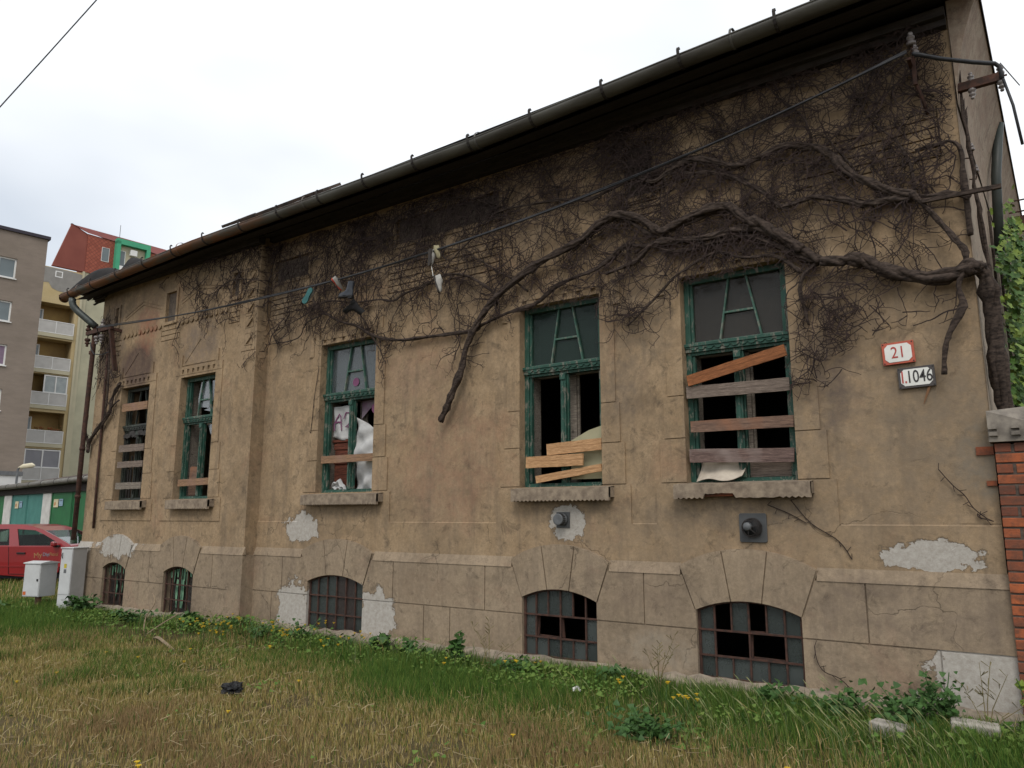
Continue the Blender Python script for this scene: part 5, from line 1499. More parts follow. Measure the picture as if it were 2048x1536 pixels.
# ------------------------------------------------------------------ shoes hanging from the cable
def sole_poly(L_, W_):
    pr = [(0, .40), (.08, .72), (.2, .84), (.4, .72), (.55, .74), (.75, .98), (.9, .86), (.98, .5), (1, 0)]
    return [(u*L_, w_*W_) for u, w_ in pr]+[(u*L_, -w_*W_) for u, w_ in pr[::-1][1:]]
def shoe(name, p, rot, upper, solem, label, boot=False, s=1., lace=None):
    """shoe modelled toe along +X, sole facing -Z"""
    e = empty(name, p, 0, label, 'boot' if boot else 'shoe', 'shoes slung over the cable')
    e.rotation_euler = rot; e.scale = (s*.82, s*.82, s*.82)
    L_, W_ = .29, .052
    sp_ = sole_poly(L_, W_)
    mb = MB(); mb.prism(sp_, lambda x, y: (x, y, -.0), lambda x, y: (x, y, .024+.006*(x < .08))); mb.build('sole', solem, e, bevel=.003)
    if boot: MB().box(.0, .075, -.035, .035, -.024, .0).build('heel', solem, e, bevel=.003)
    # upper: stacked sections along the height
    secs = []; N = 20
    if boot: hs = [(.022, 0, 1, .94), (.05, .0, 1, .95), (.075, .0, .95, .9), (.095, .0, .62, .85), (.12, .01, .47, .82), (.16, .01, .42, .80), (.21, .0, .42, .82), (.25, -.005, .42, .84)]
    else: hs = [(.022, 0, 1, .94), (.045, .0, .98, .92), (.065, .0, .86, .85), (.08, .0, .60, .78), (.10, .0, .48, .72), (.105, .0, .46, .68)]
    vs = []; fs = []
    for z, x0, kx, ky in hs:
        for i in range(N):
            a = 2*math.pi*i/N
            lx = (L_*kx)/2; w_ = W_*ky*(1 if math.cos(a) > -.2 else .85)
            vs.append((x0+lx+lx*math.cos(a), w_*math.sin(a), z))
    m_ = len(hs)
    for j in range(m_-1):
        for i in range(N): fs.append((j*N+i, j*N+(i+1) % N, (j+1)*N+(i+1) % N, (j+1)*N+i))
    mb = MB().add(vs, fs)
    mb.add([(x*.9+.005, y*.9, z-.012) for x, y, z in vs[-N:]], [tuple(range(N))])
    mb.build('upper', upper, e, True, fix=False)
    lc = MB()
    for k in range(4 if not boot else 7):
        x = .15-.018*k if not boot else .165-.020*min(k, 3)-.0*k; z = .075+.010*k if not boot else .088+.020*k
        lc.tube([(x, -.028, z), (x+.006, 0, z+.008), (x, .028, z)], .003, 4)
    lc.build('laces', lace or M_enamelw, e)
    return e
M_teal = simple('teal_rubber', (.03, .13, .13), (.02, .09, .09), 8, .6, .1)
M_sneak = simple('off_white_canvas', (.42, .41, .38), (.26, .25, .23), 8, .8, .2)
M_tan = simple('worn_tan_leather', (.38, .31, .22), (.26, .21, .15), 8, .7, .2)
M_leath = simple('blue_black_leather', (.018, .024, .036), (.010, .012, .017), 8, .4, .2, .5)
M_soled = simple('dirty_sole', (.055, .045, .038), (.03, .026, .023), 8, .8, .3)
M_yel = simple('yellowed_fabric', (.36, .33, .21), (.27, .24, .15), 8, .9, .2)
M_reds = simple('red_trim', (.45, .06, .03), (.35, .05, .03), 8, .7, 0)
def hang(x): 
    u = (x-CA.x)/(CB.x-CA.x); return cable_pt(u)
def rotm(toe, sole):
    """euler so that +X -> toe direction and -Z -> sole direction"""
    X = Vector(toe).normalized(); Z = -Vector(sole); Z = (Z-X*Z.dot(X)).normalized(); Y = Z.cross(X)
    return Matrix((X, Y, Z)).transposed().to_euler()
c = hang(-7.93)
shoe('shoe', c+Vector((.02, -.03, -.03)), rotm((-.38, -.2, -.9), (.35, -.95, -.1)), M_sneak, M_teal, 'white sneaker with teal sole, leftmost on the cable')
c = hang(-7.50)
shoe('shoe', c+Vector((.0, -.05, .01)), rotm((.15, .75, -.6), (-.7, -.4, -.2)), M_sneak, M_reds, 'white and orange-red sneaker seen end-on beside the boots', s=.85)
c = hang(-7.2)
shoe('boot', c+Vector((.10, -.03, -.30)), rotm((-1, -.1, .06), (.05, -.0, -1)), M_leath, M_blk, 'blue-black lace-up ankle boot standing upright below the cable', True, 1.0, M_cable)
shoe('boot', c+Vector((.12, -.02, -.34)), rotm((-.62, -.1, -.42), (.5, -.25, .85)), M_blk, M_blk, 'black boot hanging upside down under the lace-up boot', True, .95, M_cable)
c = hang(-5.80)
shoe('shoe', c+Vector((-.02, -.03, .03)), rotm((.10, -.12, -1), (-.35, -.93, .1)), M_sneak, M_soled, 'off-white shoe with dark sole hanging toe-down from the cable', s=.95)
shoe('shoe', c+Vector((.05, -.03, -.33)), rotm((.42, -.1, -.9), (-.85, -.5, -.35)), M_sneak, M_soled, 'off-white shoe dangling on its lace below the cable', s=1.05)
shoe('shoe', c+Vector((.07, .03, .07)), rotm((.15, .0, -1), (.5, .85, .1)), M_yel, M_yel, 'yellowish shoe hooked over the cable behind a pale shoe', s=.72)
lc = MB(); lc.tube([c+Vector((.02, -.03, -.20)), c+Vector((.05, -.03, -.33))], .004, 4); lc.tube([c+Vector((.0, -.02, -.03)), c+Vector((.03, -.02, .013)), c+Vector((.06, .02, -.03))], .004, 4)
tag(lc.build('shoelace', M_enamelw), 'white shoelace joining the two pale shoes on the cable', 'shoelace')

# ------------------------------------------------------------------ brick pier at the right corner
e = empty('brick_pier', (-.05, .1, 0), 0, 'red brick gate pier with dark joints and concrete cap at the right edge', 'brick pier')
mb = MB(); rnd = random.Random(9)
x0, x1, y0, y1 = -.345, .55, -.085, .45
MB().box(x0+.008, x1-.008, y0+.008, y1, -.1, 2.1).build('mortar_core', M_mortar, e).matrix_parent_inverse = e.matrix_basis.inverted()
z = -.05; row = 0
while z < 2.06:
    h = .066; off = 0 if row % 2 else -.13
    x = x0+off
    while x < x1:
        a, b = max(x, x0), min(x+.245, x1)
        if b-a > .03:
            j = rnd.uniform(-.004, .005)
            mb.box(a+.005, b-.005, y0+j, y0+.1, z, z+h)
        x += .257
    for yy in (y0+.11, y0+.37): mb.box(x0, x0+.1, yy, min(yy+.245, y1), z, z+h)
    z += .0805; row += 1
o = mb.build('bricks', M_brick, e, bevel=.004); o.matrix_parent_inverse = e.matrix_basis.inverted()
cp = MB(); 
prof = [(-.40, 2.12), (.62, 2.12), (.62, 2.26), (.12, 2.30), (-.40, 2.37)]
cp.add([(-.37, -.12, 2.12), (.6, -.12, 2.12), (.6, -.12, 2.22), (-.05, -.12, 2.24), (-.37, -.12, 2.36),
        (-.37, .5, 2.12), (.6, .5, 2.12), (.6, .5, 2.24), (.1, .3, 2.42), (-.37, .45, 2.36), (.1, .12, 2.42), (.6, .1, 2.34)],
       [(0, 1, 2, 3, 4), (0, 5, 6, 1), (0, 4, 9, 5), (3, 11, 10), (2, 11, 3), (4, 3, 10), (4, 10, 8), (4, 8, 9), (1, 6, 7, 2), (2, 7, 11), (8, 7, 6, 5, 9), (10, 11, 7, 8)])
for x in (-.365, -.22, -.06, .1):
    cp.box(x, x+.055, -.155, -.12, 2.215, 2.235); cp.box(x, x+.055, -.145, -.12, 2.165, 2.195)
    cp.box(x+.055, x+.06, -.14, -.12, 2.16, 2.235)
o = cp.build('cap', M_cap, e); o.matrix_parent_inverse = e.matrix_basis.inverted()
# bricks showing through the house corner
b = MB(); b.box(-.47, WX1-.002, -.004, .1, 2.03, 2.095); b.box(-.42, WX1-.002, -.004, .1, 1.79, 1.83); H(b.build('exposed_brick', M_brick))
# side fittings seen past the corner
m = MB(); y = 1.55; m.tube([(SX(2.6)+.20, 2.6, 5.9), (SX(2.6)+.12, 2.6, 5.3), (SX(2.6)+.07, 2.6, 4.4)], .05, 10)
H(m.build('downpipe', simple('dark_green_pipe', (.03, .04, .036), (.05, .055, .05), 6, .5, .1), smooth=True))
m = MB(); m.box(-.26, .14, 5.0, 5.3, 5.46, 5.60)
H(m.build('side_bracket', M_rust))
for z in (5.66, 5.82): H(MB().tube([(-.2, 5.0, z), (.10, 5.0, z)], .012, 6).build('bracket_rail', M_rust))

# ------------------------------------------------------------------ cabinets by the left corner
BR = R(0)
e = empty('meter_box', (-14.32, -.72, .06), R(20), 'small light grey meter box with pitched lid on a wooden post', 'meter box')
MB().box(-.17, .17, -.17, .17, .16, .70).build('case', M_cabinet, e, bevel=.006)
cp = MB(); cp.add([(-.19, -.19, .70), (.19, -.19, .70), (.19, .19, .70), (-.19, .19, .70), (-.19, -.19, .72), (.19, -.19, .72), (.19, .19, .72), (-.19, .19, .72), (-.19, 0, .745), (.19, 0, .745)],
    [(0, 1, 2, 3), (0, 1, 5, 4), (2, 3, 7, 6), (4, 5, 9, 8), (6, 7, 8, 9), (0, 4, 8, 7, 3), (1, 2, 6, 9, 5)])
cp.build('lid', M_cabinet, e, bevel=.003)
MB().box(-.16, .16, -.177, -.171, .175, .685).build('door', M_cabinet, e, bevel=.002)
MB().box(.12, .145, -.19, -.178, .42, .455).build('lock', M_blk, e)
MB().box(-.15, -.09, -.1795, -.1775, .19, .245).build('warning_sticker', simple('orange_sticker', (.55, .14, .03), (.45, .1, .03), 30, .6, 0), e)
MB().tube([(0, 0, -.1), (0, 0, .17)], .05, 10).build('post', M_brownw, e)
e = empty('junction_cabinet', (-13.74, -.47, .02), R(20), 'tall narrow light grey junction cabinet against the left corner of the house', 'cabinet')
MB().box(-.12, .12, -.15, .15, -.05, 1.0).build('case', M_cabside, e, bevel=.006)
MB().box(-.135, .135, -.165, .165, 1.0, 1.02).build('lid', M_cabinet, e, bevel=.005)
MB().box(-.112, .112, -.158, -.151, .25, .985).build('door', M_cabinet, e, bevel=.002)
MB().box(-.112, .112, -.158, -.151, .0, .24).build('base_panel', M_cabinet, e, bevel=.002)
MB().box(-.03, .02, -.162, -.159, .68, .75).build('warning_sticker', simple('yellow_sticker', (.5, .40, .03), (.40, .32, .03), 30, .6, 0), e)
MB().box(-.03, .02, -.162, -.159, .60, .66).build('label_plate', M_fan2, e)
MB().tube([(-.08, -.165, .84), (-.08, -.18, .89), (-.08, -.165, .93)], .008, 6).build('handle', M_fan2, e)

# ------------------------------------------------------------------ red car
car = empty('parked_car', (-19.468, 1.331, 0), .6150, 'red hatchback parked beyond the grey meter box, its front hidden by the house', 'car')
t = NT('red_car_paint'); M_red = t.done(t.mix(t.ramp(t.noise(2, 3, .5), .3, .7), (.26, .011, .015), (.20, .009, .012)), .28, .5); M_red.node_tree.nodes['Principled BSDF'].inputs['Coat Weight'].default_value = .6
CWD = 1.64
def carsec(pts, y0, y1): pass
body = MB()
# lower body: profile in x-z, thickened across the width with tumblehome
prof = [(-2.6, .30), (-2.62, .55), (-2.55, .80), (-2.3, .87), (-.8, .875), (.72, .865), (.90, .90), (1.2, .87), (1.62, .76), (1.72, .55), (1.72, .30), (1.55, .20), (1.40, .20)]
def arch(cx, r=.33): return [(cx+r*math.cos(a), .28+r*math.sin(a)) for a in [math.pi*i/8 for i in range(9)]]
low = [(-2.5, .22)]+arch(-2.0+0)[::-1]+[(-.0, .17)]+arch(.82+.12)[::-1]+[(1.5, .2)]
side = low+[(1.72, .30), (1.72, .55), (1.62, .74), (1.2, .86), (.90, .895), (.72, .865), (-.8, .875), (-2.3, .87), (-2.55, .80), (-2.62, .55), (-2.6, .30)]
nn_ = len(side)
sec = []
for yy, k in ((0, 0), (.03, 1), (CWD-.03, 1), (CWD, 0)):
    sec.append([(x*(1 if k else .995), yy if k else yy+(.02 if yy == 0 else -.02)*0, z) for x, z in side])
vs = []; fs = []
ys_ = [(0.02, .97), (0, 1.), (.0, 1.), (CWD, 1.), (CWD-.02, .97)]
rows = [0.0, CWD]
mb = MB()
from mathutils.geometry import tessellate_polygon
tri = tessellate_polygon([[Vector((x, z, 0)) for x, z in side]])
for yy in rows:
    mb.add([(x, yy+(.03 if yy == 0 else -.03)*max(0, (.5-z))*1.2, z) for x, z in side], tri)
b = [(i, (i+1) % nn_, nn_+(i+1) % nn_, nn_+i) for i in range(nn_)]
mb.f += b
bo = mb.build('body', M_red, car, bevel=.03)
# cabin (greenhouse) above the belt line
cabp = [(-2.35, .87), (-2.25, 1.05), (-1.95, 1.26), (-1.5, 1.36), (-.85, 1.375), (-.39, 1.365), (-.16, 1.325), (.14, 1.23), (.47, 1.08), (.78, .92), (.86, .87)]
def cab_y(z): return .02+(z-.86)*.26
wins = [[(-.51, 1.265), (-.08, 1.235), (.15, 1.14), (.45, .985), (.42, .885), (-.37, .885)], [(-1.45, 1.255), (-.70, 1.265), (-.60, .89), (-1.55, .89)], [(-2.0, 1.12), (-1.56, 1.245), (-1.66, .93), (-2.1, .93)]]
reg_ = [(cabp, 0.)]+[(w_, None) for w_ in wins]
m0 = relief(reg_, .03)
vs = []
for x, y, z in m0.v:
    vs.append((x, y*1+cab_y(z), z))
mb = MB(); mb.v = vs; mb.f = list(m0.f)
mb.add([(x, CWD-y-2*0, z) for x, y, z in vs], m0.f)
# roof, windscreen and rear skin
for i in range(len(cabp)-1):
    (xa, za), (xb, zb_) = cabp[i], cabp[i+1]
    if i in (7, 8): continue
    if i in (0, 1): continue
    mb.add([(xa, cab_y(za), za), (xb, cab_y(zb_), zb_), (xb, CWD-cab_y(zb_), zb_), (xa, CWD-cab_y(za), za)], [(0, 1, 2, 3)])
mb.build('cabin', M_red, car)
M_carglass = glass('car_glass', (.03, .05, .045), .15, .03, .22, (.45, .58, .52))
gm_ = MB()
for i in (0, 1, 7, 8):
    (xa, za), (xb, zb_) = cabp[i], cabp[i+1]
    gm_.add([(xa, cab_y(za)+.05, za), (xb, cab_y(zb_)+.05, zb_), (xb, CWD-cab_y(zb_)-.05, zb_), (xa, CWD-cab_y(za)-.05, za)], [(0, 1, 2, 3)])
gm_.build('windscreen', M_carglass, car)
for w_ in wins:
    for f_ in (0, 1):
        q = [(x, (cab_y(z)+.012) if not f_ else CWD-cab_y(z)-.012, z) for x, z in w_]
        MB().add(q, [tuple(range(len(q)))]).build('side_window', M_carglass, car)
it = MB(); it.box(-.55, -.05, .35, .75, .45, .72); it.box(-.62, -.48, .35, .75, .5, 1.12); it.box(-.55, -.05, .95, 1.35, .45, .72); it.box(-.62, -.48, .95, 1.35, .5, 1.12)
it.box(-1.7, -1.2, .3, 1.35, .45, .72); it.box(-1.85, -1.7, .3, 1.35, .5, 1.05); it.box(.30, .75, .15, 1.5, .5, .88)
ring_ = [(.12+.08*math.sin(a), .5+.17*math.cos(a), .88+.15*math.sin(a)) for a in [2*math.pi*i/16 for i in range(17)]]
it.tube(ring_, .015, 6)
it.build('seats', M_blk, car)
def lines(nm, P, y, th, mat): 
    mb = MB()
    for p, q in zip(P, P[1:]): mb.bar((p[0], y, p[1]), (q[0], y, q[1]), th, .01)
    return mb.build(nm, mat, car)
lines('door_seam', [(-.59, .86), (-.56, .6), (-.53, .25), (.76, .22), (.79, .5), (.76, .86)], -.001, .008, M_blk)
lines('side_strip', [(-2.4, .42), (.78, .42)], -.006, .02, M_red)
MB().box(-.38, -.18, -.03, -.0, .70, .735).build('door_handle', M_blk, car, bevel=.006)
mb = MB(); mb.box(.46, .56, -.17, -.03, .875, .985); mb.build('wing_mirror', M_red, car, bevel=.03); MB().box(.46, .60, -.05, .05, .855, .90).build('mirror_foot', M_blk, car, bevel=.01)
for x in (-2.0, .94):
    for y in (.0, CWD-.2):
        w_ = empty('wheel', (x, y+.1, .28)); w_.parent = car
        MB().lathe([(.20, -.095), (.27, -.10), (.285, -.07), (.285, .07), (.27, .10), (.2, .095)], (0, 0, 0), 'Y', 24).build('tyre', M_blk, w_, True)
        MB().lathe([(.001, -.075), (.08, -.08), (.17, -.07), (.2, -.09), (.2, .09), (.001, .08)], (0, 0, 0), 'Y', 20).build('rim', M_fan2, w_, True)
MB().box(-2.4, 1.5, .1, CWD-.1, .14, .32).build('underbody', M_blk, car)
M_gold = simple('gold_lettering', (.36, .20, .08), (.30, .16, .07), 8, .6, 0); M_silv = simple('grey_lettering', (.22, .20, .24), (.18, .17, .2), 8, .6, 0)
text_mesh('My', .17, M_gold, 'lettering', car, (.11, -.004, .665), rot=(math.pi/2, -.12, 0), sx=.95)
text_mesh('Digi', .11, M_silv, 'lettering', car, (.30, -.004, .685), rot=(math.pi/2, 0, 0), sx=.9, bold=.002)
text_mesh('Petrol', .11, M_gold, 'lettering', car, (.48, -.004, .69), rot=(math.pi/2, 0, 0), sx=.72)
MB().lathe([(.001, 1.73), (.07, 1.735), (.09, 1.70)], (0, .3, .62), 'X', 12).build('headlight', M_enamelw, car); MB().lathe([(.001, 1.73), (.07, 1.735), (.09, 1.70)], (0, CWD-.3, .62), 'X', 12).build('headlight', M_enamelw, car)

# ------------------------------------------------------------------ garages
ga = math.atan2(-.1197, .9928)
gar = empty('garage_row', (-25.849, 5.068, 0), ga, 'low row of garages with green and turquoise double doors and white piers', 'garage')
mb = MB(); 
for a, b in ((-11.3, -10.4), (-7.3, -6.4), (-2.85, -2.02), (1.9, 2.8)): mb.box(a, b, -.02, .3, 0, 2.36)
mb.box(-12, 4, .3, 5, 0, 2.6)
mb.build('wall', simple('white_garage_wall', (.58, .57, .54), (.46, .45, .43), 3, .9, .2), gar)
M_dg = simple('dark_green_door', (.018, .14, .045), (.014, .10, .035), 2, .6, .1); M_tq = simple('turquoise_door', (.07, .22, .19), (.05, .17, .15), 2, .7, .1)
for a, b, m in ((-10.4, -7.3, M_dg), (-6.4, -2.85, M_tq), (-2.02, 1.9, M_dg)):
    c = (a+b)/2
    for p, q in ((a, c-.01), (c+.01, b)):
        d = MB(); d.box(p, q, .02, .07, .03, 2.34)
        for k in (p+.02, q-.06): d.box(k, k+.04, -.0, .019, .03, 2.34)
        d.build('door_leaf', m, gar)
    MB().box(c-.06, c+.06, -.02, .0, .95, 1.15).build('door_latch', M_iron, gar)
M_pst = simple('notice_paper', (.60, .54, .36), (.5, .45, .3), 5, .8, 0); M_psb = simple('blue_notice', (.28, .40, .50), (.2, .3, .4), 5, .8, 0); M_psr = simple('red_print', (.45, .09, .05), (.5, .3, .1), 9, .8, 0)
for x0, x1, z0, z1, m in ((-5.95, -5.55, 1.85, 2.11, M_pst), (-5.45, -5.12, 1.88, 2.11, M_psb), (-1.75, -1.31, 1.86, 2.13, M_pst), (-1.24, -.88, 1.90, 2.13, M_psb)):
    q = MB(); q.box(x0, x1, -.006, -.001, z0, z1); q = q.build('notice', m, gar)
    r_ = MB()
    if m is M_pst: r_.box(x0+.08, x0+.2, -.009, -.007, z0+.06, z0+.17); mt = M_psr
    else:
        mt = M_blktxt; r_.box(x0+.06, x1-.06, -.009, -.007, z1-.06, z1-.04); r_.box(x0+.06, x1-.1, -.009, -.007, z0+.05, z0+.06)
    r_.build('print', mt, q)
MB().box(-12, 4, -.12, 5.2, 2.58, 2.66).build('roof_edge', M_soffit, gar); MB().box(-12, 4, -.06, .29, 2.345, 2.575).build('fascia', M_soffit, gar)
r_ = MB(); r_.add([(-12, -.1, 2.66), (4, -.1, 2.66), (4, 5.2, 3.95), (-12, 5.2, 3.35), (-12, 5.2, 2.66), (4, 5.2, 2.66)], [(0, 1, 2, 3), (0, 3, 4), (1, 5, 2), (3, 2, 5, 4), (0, 4, 5, 1)]); r_.build('roof', M_tile, gar)
MB().tube([(-12, -.22, 2.60), (4, -.22, 2.72)], .09, 12).build('gutter', M_zinc, gar, True)
for k in range(12): 
    x = -11.4+k*1.3; MB().tube([(x-.015, -.22, 2.605+.0075*(x+12)), (x+.015, -.22, 2.605+.0075*(x+12))], .098, 12).build('gutter_bracket', M_iron, gar)

# ------------------------------------------------------------------ blocks of flats
A8 = R(82)     # facade direction: 8 degrees off +Y
fl = empty('apartment_block', (-50.274, 13.428, 0), A8, 'brown-grey rendered block of flats at the left edge with white windows', 'building')
t = NT('brown_grey_render'); P = t.sep()
n1 = t.noise(.35, 5, .6, stretch=(1, 1, 2.2)); n2 = t.noise(2.5, 6, .7, stretch=(.6, 1, 2)); n3 = t.noise(30, 3, .6)
c = t.mix(t.ramp(n1, .35, .65), (.20, .165, .135), (.255, .21, .175)); c = t.mix(t.ramp(n2, .4, .75, 0, .5), c, (.15, .125, .105)); c = t.mix(t.ramp(n3, .4, .8, 0, .3), c, (.3, .26, .22))
t.bump(n2, .3, .03); M_gray = t.done(c, .95, .15)
WG = [(-2.43, -1.52, z, z+1.27) for z in (15.83, 13.13, 10.45, 7.75, 5.05)]
WG = [(-3.35, -1.52, z0, z1) for _, _, z0, z1 in WG]+[(-7.2, -5.3, z0, z1) for _, _, z0, z1 in WG]+[(-11.2, -9.3, z0, z1) for _, _, z0, z1 in WG]
# local x = along facade (right = away), local -y = toward the viewer's side
mb = relief([(rect(-16, 0, 4.2, 18.75), 0.)]+[(rect(a, b, c0_, d), None) for a, b, c0_, d in WG], .35)
mb.box(-16, 0, .351, 11, 0, 18.75); mb.box(-16, -.02, .05, .35, 0, 4.2)
mb.build('wall', M_gray, fl, fix=False)
MB().box(-16.1, .12, -.12, 11.1, 18.75, 18.95).build('parapet', simple('dark_parapet', (.05, .045, .06), (.04, .035, .045), 3, .8, 0), fl)
MB().box(-16, -.02, -.01, .049, .0, 3.95).build('base', simple('white_base', (.62, .62, .60), (.5, .5, .5), 1, .8, 0), fl)
MB().box(-16, .02, -.08, .05, 3.95, 4.2).build('ledge', M_fan2, fl)
M_pvc = simple('white_pvc', (.72, .72, .70), (.66, .66, .64), 1, .4, 0, .4); M_wg = simple('flat_window_glass', (.10, .13, .14), (.14, .17, .18), .5, .15, 0, .6); M_wp = simple('purple_curtain', (.22, .15, .22), (.17, .12, .17), 3, .5, 0)
def pvc(parent, a, b, z0, z1, y, n=2, mat=M_wg, th=.09):
    w_ = MB(); w_.box(a, b, y, y+.06, z0, z0+th); w_.box(a, b, y, y+.06, z1-th, z1)
    for i in range(n+1):
        x = a+(b-a-th)*i/n; w_.box(x, x+th, y-.001, y+.061, z0+.002, z1-.002)
    q = w_.build('window', M_pvc, parent)
    MB().box(a+.02, b-.02, y+.03, y+.05, z0+.02, z1-.02).build('pane', mat, q)
    return q
for i, (a, b, z0, z1) in enumerate(WG):
    q = pvc(fl, a, b, z0, z1, .10, 2, M_wp if i in (2,) else M_wg)
    MB().box(a-.05, b+.05, -.08, .10, z0-.06, z0).build('sill', M_pvc, q)
yb_ = empty('apartment_block', (-62.054, 19.359, 0), A8, 'yellow block of flats with loggias and a red mansard roof behind the garages', 'building')
t = NT('yellow_render'); n1 = t.noise(.5, 5, .6); n2 = t.noise(8, 4, .7)
M_yw = t.done(t.mix(t.ramp(n2, .4, .7, 0, .4), t.mix(t.ramp(n1, .35, .65), (.46, .36, .19), (.52, .42, .25)), (.36, .28, .15)), .95, .1)
M_pl = simple('pale_yellow_render', (.50, .46, .33), (.42, .39, .28), .6, .95, .1)
M_pl2 = simple('pale_green_render', (.44, .42, .30), (.36, .345, .25), .8, .95, .1)
M_lg = simple('ochre_loggia', (.36, .24, .09), (.27, .18, .08), 1, .95, .1)
fl_z = [17.9, 15.07, 12.3, 9.4, 6.6]
op = [(rect(-1.12, 1.30, z-2.40, z), None) for z in fl_z]
mb = relief([(rect(-6, 1.55, 0, 20.75), 0.)]+op, 1.3)
mb.box(-6, 1.55, 1.7, 12, 0, 20.75)
mb.build('wall', M_yw, yb_, fix=False)
MB().box(-6, 1.551, 1.3, 1.699, 0, 20.7).build('loggia_wall', M_lg, yb_)
mb = MB(); mb.box(1.552, 1.70, -.12, 12, 0, 20.9); mb.box(1.70, 2.0, .02, 12, 0, 20.9); mb.build('pilaster', M_pl, yb_)
mb = MB(); mb.box(2.0, 9, .08, 12, 0, 20.9); mb.build('wall', M_pl2, yb_)
MB().xz([(-1.2, 20.7), (-1.2, 19.45), (-.75, 19.5), (-.5, 19.1), (-.1, 18.95), (.35, 18.9), (.8, 19.0), (1.0, 19.5), (1.55, 19.56), (1.55, 20.62), (.5, 20.70)], -.02, -.001).build('bare_patch', simple('grey_bare_render', (.27, .26, .24), (.22, .21, .195), 2, .95, .1), yb_)
pvc(yb_, -.36, .17, 20.02, 20.52, -.03, 1, th=.07)
for i, z in enumerate(fl_z):
    zb_ = z-2.40
    MB().box(-1.15, 1.34, -.10, 1.3, zb_-.28, zb_).build('slab', M_pl, yb_)
    r_ = MB(); r_.box(-1.13, 1.30, -.07, -.04, zb_+.05, zb_+.95); r_ = r_.build('railing', simple('pale_railing_panel', (.48, .47, .45), (.42, .41, .39), 2, .8, 0) if i < 1 else bpy.data.materials['pale_railing_panel'], yb_)
    f_ = MB()
    for a in (-1.15, .05, 1.28): f_.box(a, a+.05, -.09, -.071, zb_+.02, zb_+1.0)
    f_.box(-1.15, 1.33, -.09, -.071, zb_+.95, zb_+1.0); f_.box(-1.15, 1.33, -.09, -.071, zb_+.02, zb_+.07); f_.build('rail', M_pvc, r_)
    if i in (2, 4): pvc(yb_, -1.12 if i == 4 else -.35, 1.30, zb_+.96, z-.05, -.03, 2, simple('curtain_glass', (.34, .38, .38), (.26, .29, .30), 2, .3, 0) if i == 2 else simple('grey_shade_glass', (.24, .24, .26), (.20, .20, .22), 1, .3, 0))
    else: pvc(yb_, -1.1, -.55, zb_+.2, z-.3, 1.24, 1)
fb = MB(); rnd = random.Random(6)
for k in range(50): fb.lathe([(.01, -.05), (.07, 0), (.01, .06)], (rnd.choice((-.35, .6))+rnd.gauss(0, .18), -.02, 8.13+rnd.gauss(0, .07)), 'Z', 5)
tag(fb.build('flower_box', simple('rust_flowers', (.30, .07, .03), (.10, .10, .03), 9, .9, 0), yb_))
rf = MB(); M_rd = simple('red_shingle', (.24, .075, .055), (.19, .055, .042), .5, .8, .1)
def brick_sh():
    t = NT('red_diamond_slates'); b_ = t.n('ShaderNodeTexBrick'); mp_ = t.n('ShaderNodeMapping'); mp_.inputs['Rotation'].default_value = (R(90), 0, R(0)); mp_.inputs['Scale'].default_value = (1, 1, 1)
    t.l(t.co, mp_.inputs[0]); r2 = t.n('ShaderNodeMapping'); r2.inputs['Rotation'].default_value = (0, 0, R(45)); t.l(mp_.outputs[0], r2.inputs[0]); t.l(r2.outputs[0], b_.inputs['Vector'])
    b_.inputs['Color1'].default_value = (.33, .10, .065, 1); b_.inputs['Color2'].default_value = (.26, .075, .05, 1); b_.inputs['Mortar'].default_value = (.15, .05, .04, 1)
    b_.inputs['Scale'].default_value = 2.2; b_.inputs['Mortar Size'].default_value = .03; b_.inputs['Row Height'].default_value = .5; b_.offset = 0
    return t.done(b_.outputs[0], .8, .2)
rf.xz([(-.63, 20.9), (1.69, 20.9), (1.65, 24.1), (.45, 24.63)], .0, .3)
rf.build('gable', M_rd, yb_)
MB().xz([(1.691, 20.9), (9, 20.9), (9, 23.6), (3.6, 24.0), (1.66, 24.1)], -.05, 2.0).build('mansard_wall', brick_sh(), yb_)
rr = MB(); rr.add([(.42, -.03, 24.66), (1.64, -.12, 24.14), (9, -.12, 23.66), (9, 1.6, 24.95), (.42, .3, 24.70), (9, 1.6, 23.6), (1.64, .3, 24.0), (.42, .3, 24.6)], [(0, 1, 2, 3, 4), (2, 5, 3), (4, 3, 5, 7)])
rr.build('roof', simple('dark_red_roof', (.19, .055, .045), (.15, .045, .04), 2, .8, .1), yb_)
pvc(yb_, 2.78, 3.36, 22.1, 23.28, -.09, 1, M_wg, .03)
g_ = MB(); g_.box(3.72, 4.04, -.6, -.051, 21.0, 24.0); g_.box(3.72, 6.4, -.6, -.051, 23.75, 24.2); g_.box(6.1, 6.4, -.6, -.051, 21.0, 23.75); g_.build('green_balcony_frame', simple('mint_green_frame', (.07, .36, .20), (.06, .32, .18), 1, .7, 0), yb_)
MB().box(4.05, 6.09, -.2, -.051, 21.0, 23.74).build('balcony_wall', M_pl, yb_)
pvc(yb_, 4.10, 4.55, 21.9, 23.3, -.26, 1, M_wg, .05)
MB().box(4.85, 5.4, -.5, -.201, 23.0, 23.5).build('air_conditioner', M_pvc, yb_, bevel=.03)
MB().box(4.05, 6.09, -.6, -.55, 21.0, 21.9).build('railing', M_pvc, yb_)
for x in (4.55,): MB().tube([(x, 1.5, 24.8), (x, 1.5, 26.1)], .02, 5).build('aerial', M_iron, yb_)
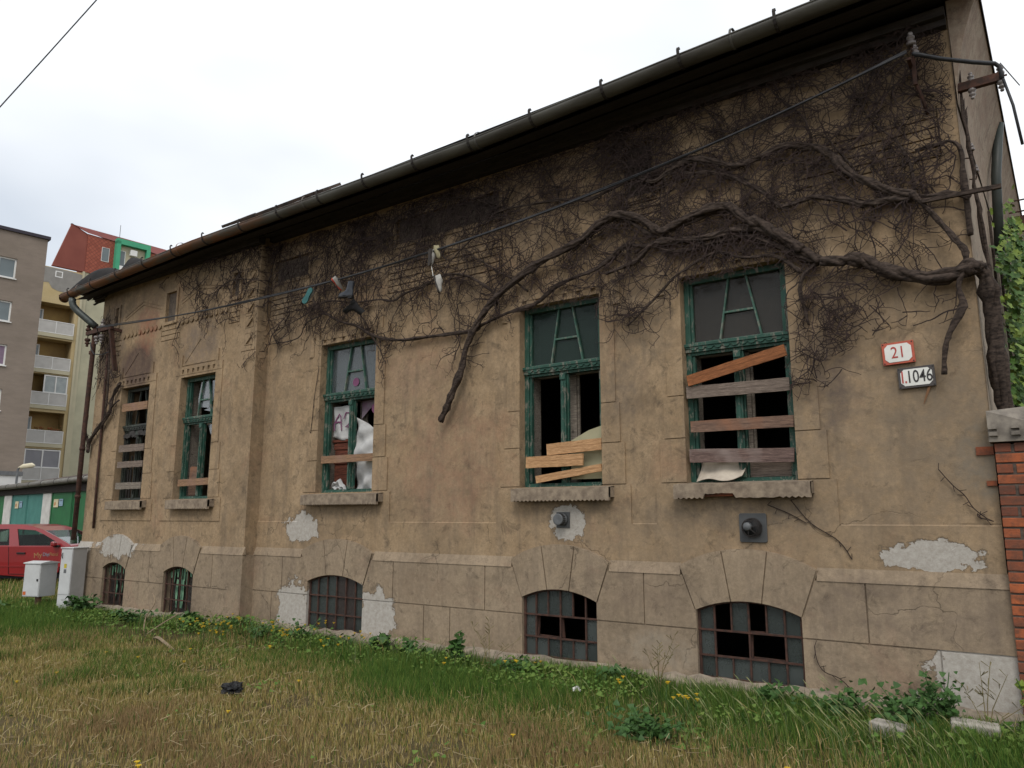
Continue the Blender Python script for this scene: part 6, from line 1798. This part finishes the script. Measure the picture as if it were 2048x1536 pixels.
# street lamp beyond the garages
e = empty('street_lamp', (-38.9, 8.6, 0), 0, 'cream street lamp head on a pole rising behind the garages', 'street lamp')
MB().tube([(0, 0, 0), (0, 0, 3.7), (.12, .05, 3.78)], .05, 8).build('pole', M_fan2, e)
MB().tube([(.05, .0, 3.76), (.25, .12, 3.83), (.6, .33, 3.88), (.72, .40, 3.86)], [.04, .11, .12, .05], 10, flat=.6).build('lamp_head', simple('cream_lamp', (.66, .60, .45), (.6, .55, .4), 2, .5, 0), e, True)

# ------------------------------------------------------------------ things lying in the grass
def rag(name, loc, s, mat, label, cat, seed, hgt=1.):
    bm = bmesh.new(); bmesh.ops.create_icosphere(bm, subdivisions=4, radius=1)
    for v in bm.verts:
        n_ = noise.noise(v.co*1.7+Vector((seed, 0, 0)))*.55+noise.noise(v.co*5+Vector((0, seed, 0)))*.28
        v.co = v.co*(1+n_); v.co = Vector((v.co.x*s[0], v.co.y*s[1], max(v.co.z*s[2], -.02)))
    me = bpy.data.meshes.new(name); bm.to_mesh(me); bm.free()
    o = link(name, me, mat); o.location = loc; tag(o, label, cat); return o
rag('crumpled_rag', (-6.1, -2.65, .05), (.11, .08, .055), M_blk, 'crumpled black rag lying in the dry lawn', 'rag', 3)
rag('litter', (-3.55, -1.0, .08), (.035, .03, .02), M_enamelw, 'small scrap of white litter in the green grass under the second basement window', 'litter', 6)
rag('litter', (-2.05, -2.6, .05), (.03, .03, .02), M_enamelw, 'small scrap of white litter near the bottom right of the lawn', 'litter', 9)
def block(x, y, w_, d_, h_, rz, label, seed):
    m_ = MB(); m_.box(-w_/2, w_/2, -d_/2, d_/2, -.1, h_); o = m_.build('concrete_block', M_concrete, bevel=.012)
    me = o.data; o.location = (x, y, 0); o.rotation_euler = (0, R(3), rz); tag(o, label, 'concrete block', 'broken concrete blocks by the wall')
block(-.62, -.48, .30, .18, .13, .1, 'pale broken concrete block on the grass below the white patch', 1)
block(-1.13, -.72, .24, .15, .10, -.2, 'smaller pale concrete block half hidden left of the larger block', 2)
o = MB().box(-.5, .3, -.06, .06, -.1, .04).build('kerb_stone', M_concrete, bevel=.01); o.location = (-.45, -.16, .03); tag(o, 'flat stone strip at the foot of the white patch', 'stone')
for P, r, lb in (([(-9.6, -1.35, .02), (-9.25, -1.5, .07), (-8.9, -1.62, .06), (-8.5, -1.75, .03)], .018, 'dead branch lying on bare soil before the left wing'),
                 ([(-10.3, -1.1, .02), (-10.35, -1.05, .2), (-10.25, -1.0, .38), (-10.4, -.95, .5)], .009, 'thin upright dead twig stuck in the ground before the left wing'),
                 ([(-9.9, -1.3, .02), (-9.75, -1.2, .15), (-9.5, -1.1, .30)], .008, 'thin leaning dead twig near the dead branch')):
    o = MB().tube(smooth_path(P), r, 6).build('dead_branch', simple('grey_dead_wood', (.30, .23, .15), (.2, .15, .1), 9, .9, .3) if 'grey_dead_wood' not in bpy.data.materials else bpy.data.materials['grey_dead_wood'])
    tag(o, lb, 'branch')
o = MB().box(-.4, .4, -.10, .14, -.12, .02).build('concrete_ledge', M_concrete, bevel=.01); o.location = (-10.99, RY-.05, .07); H(o); o.location = (-10.99, RY-.05, .07)
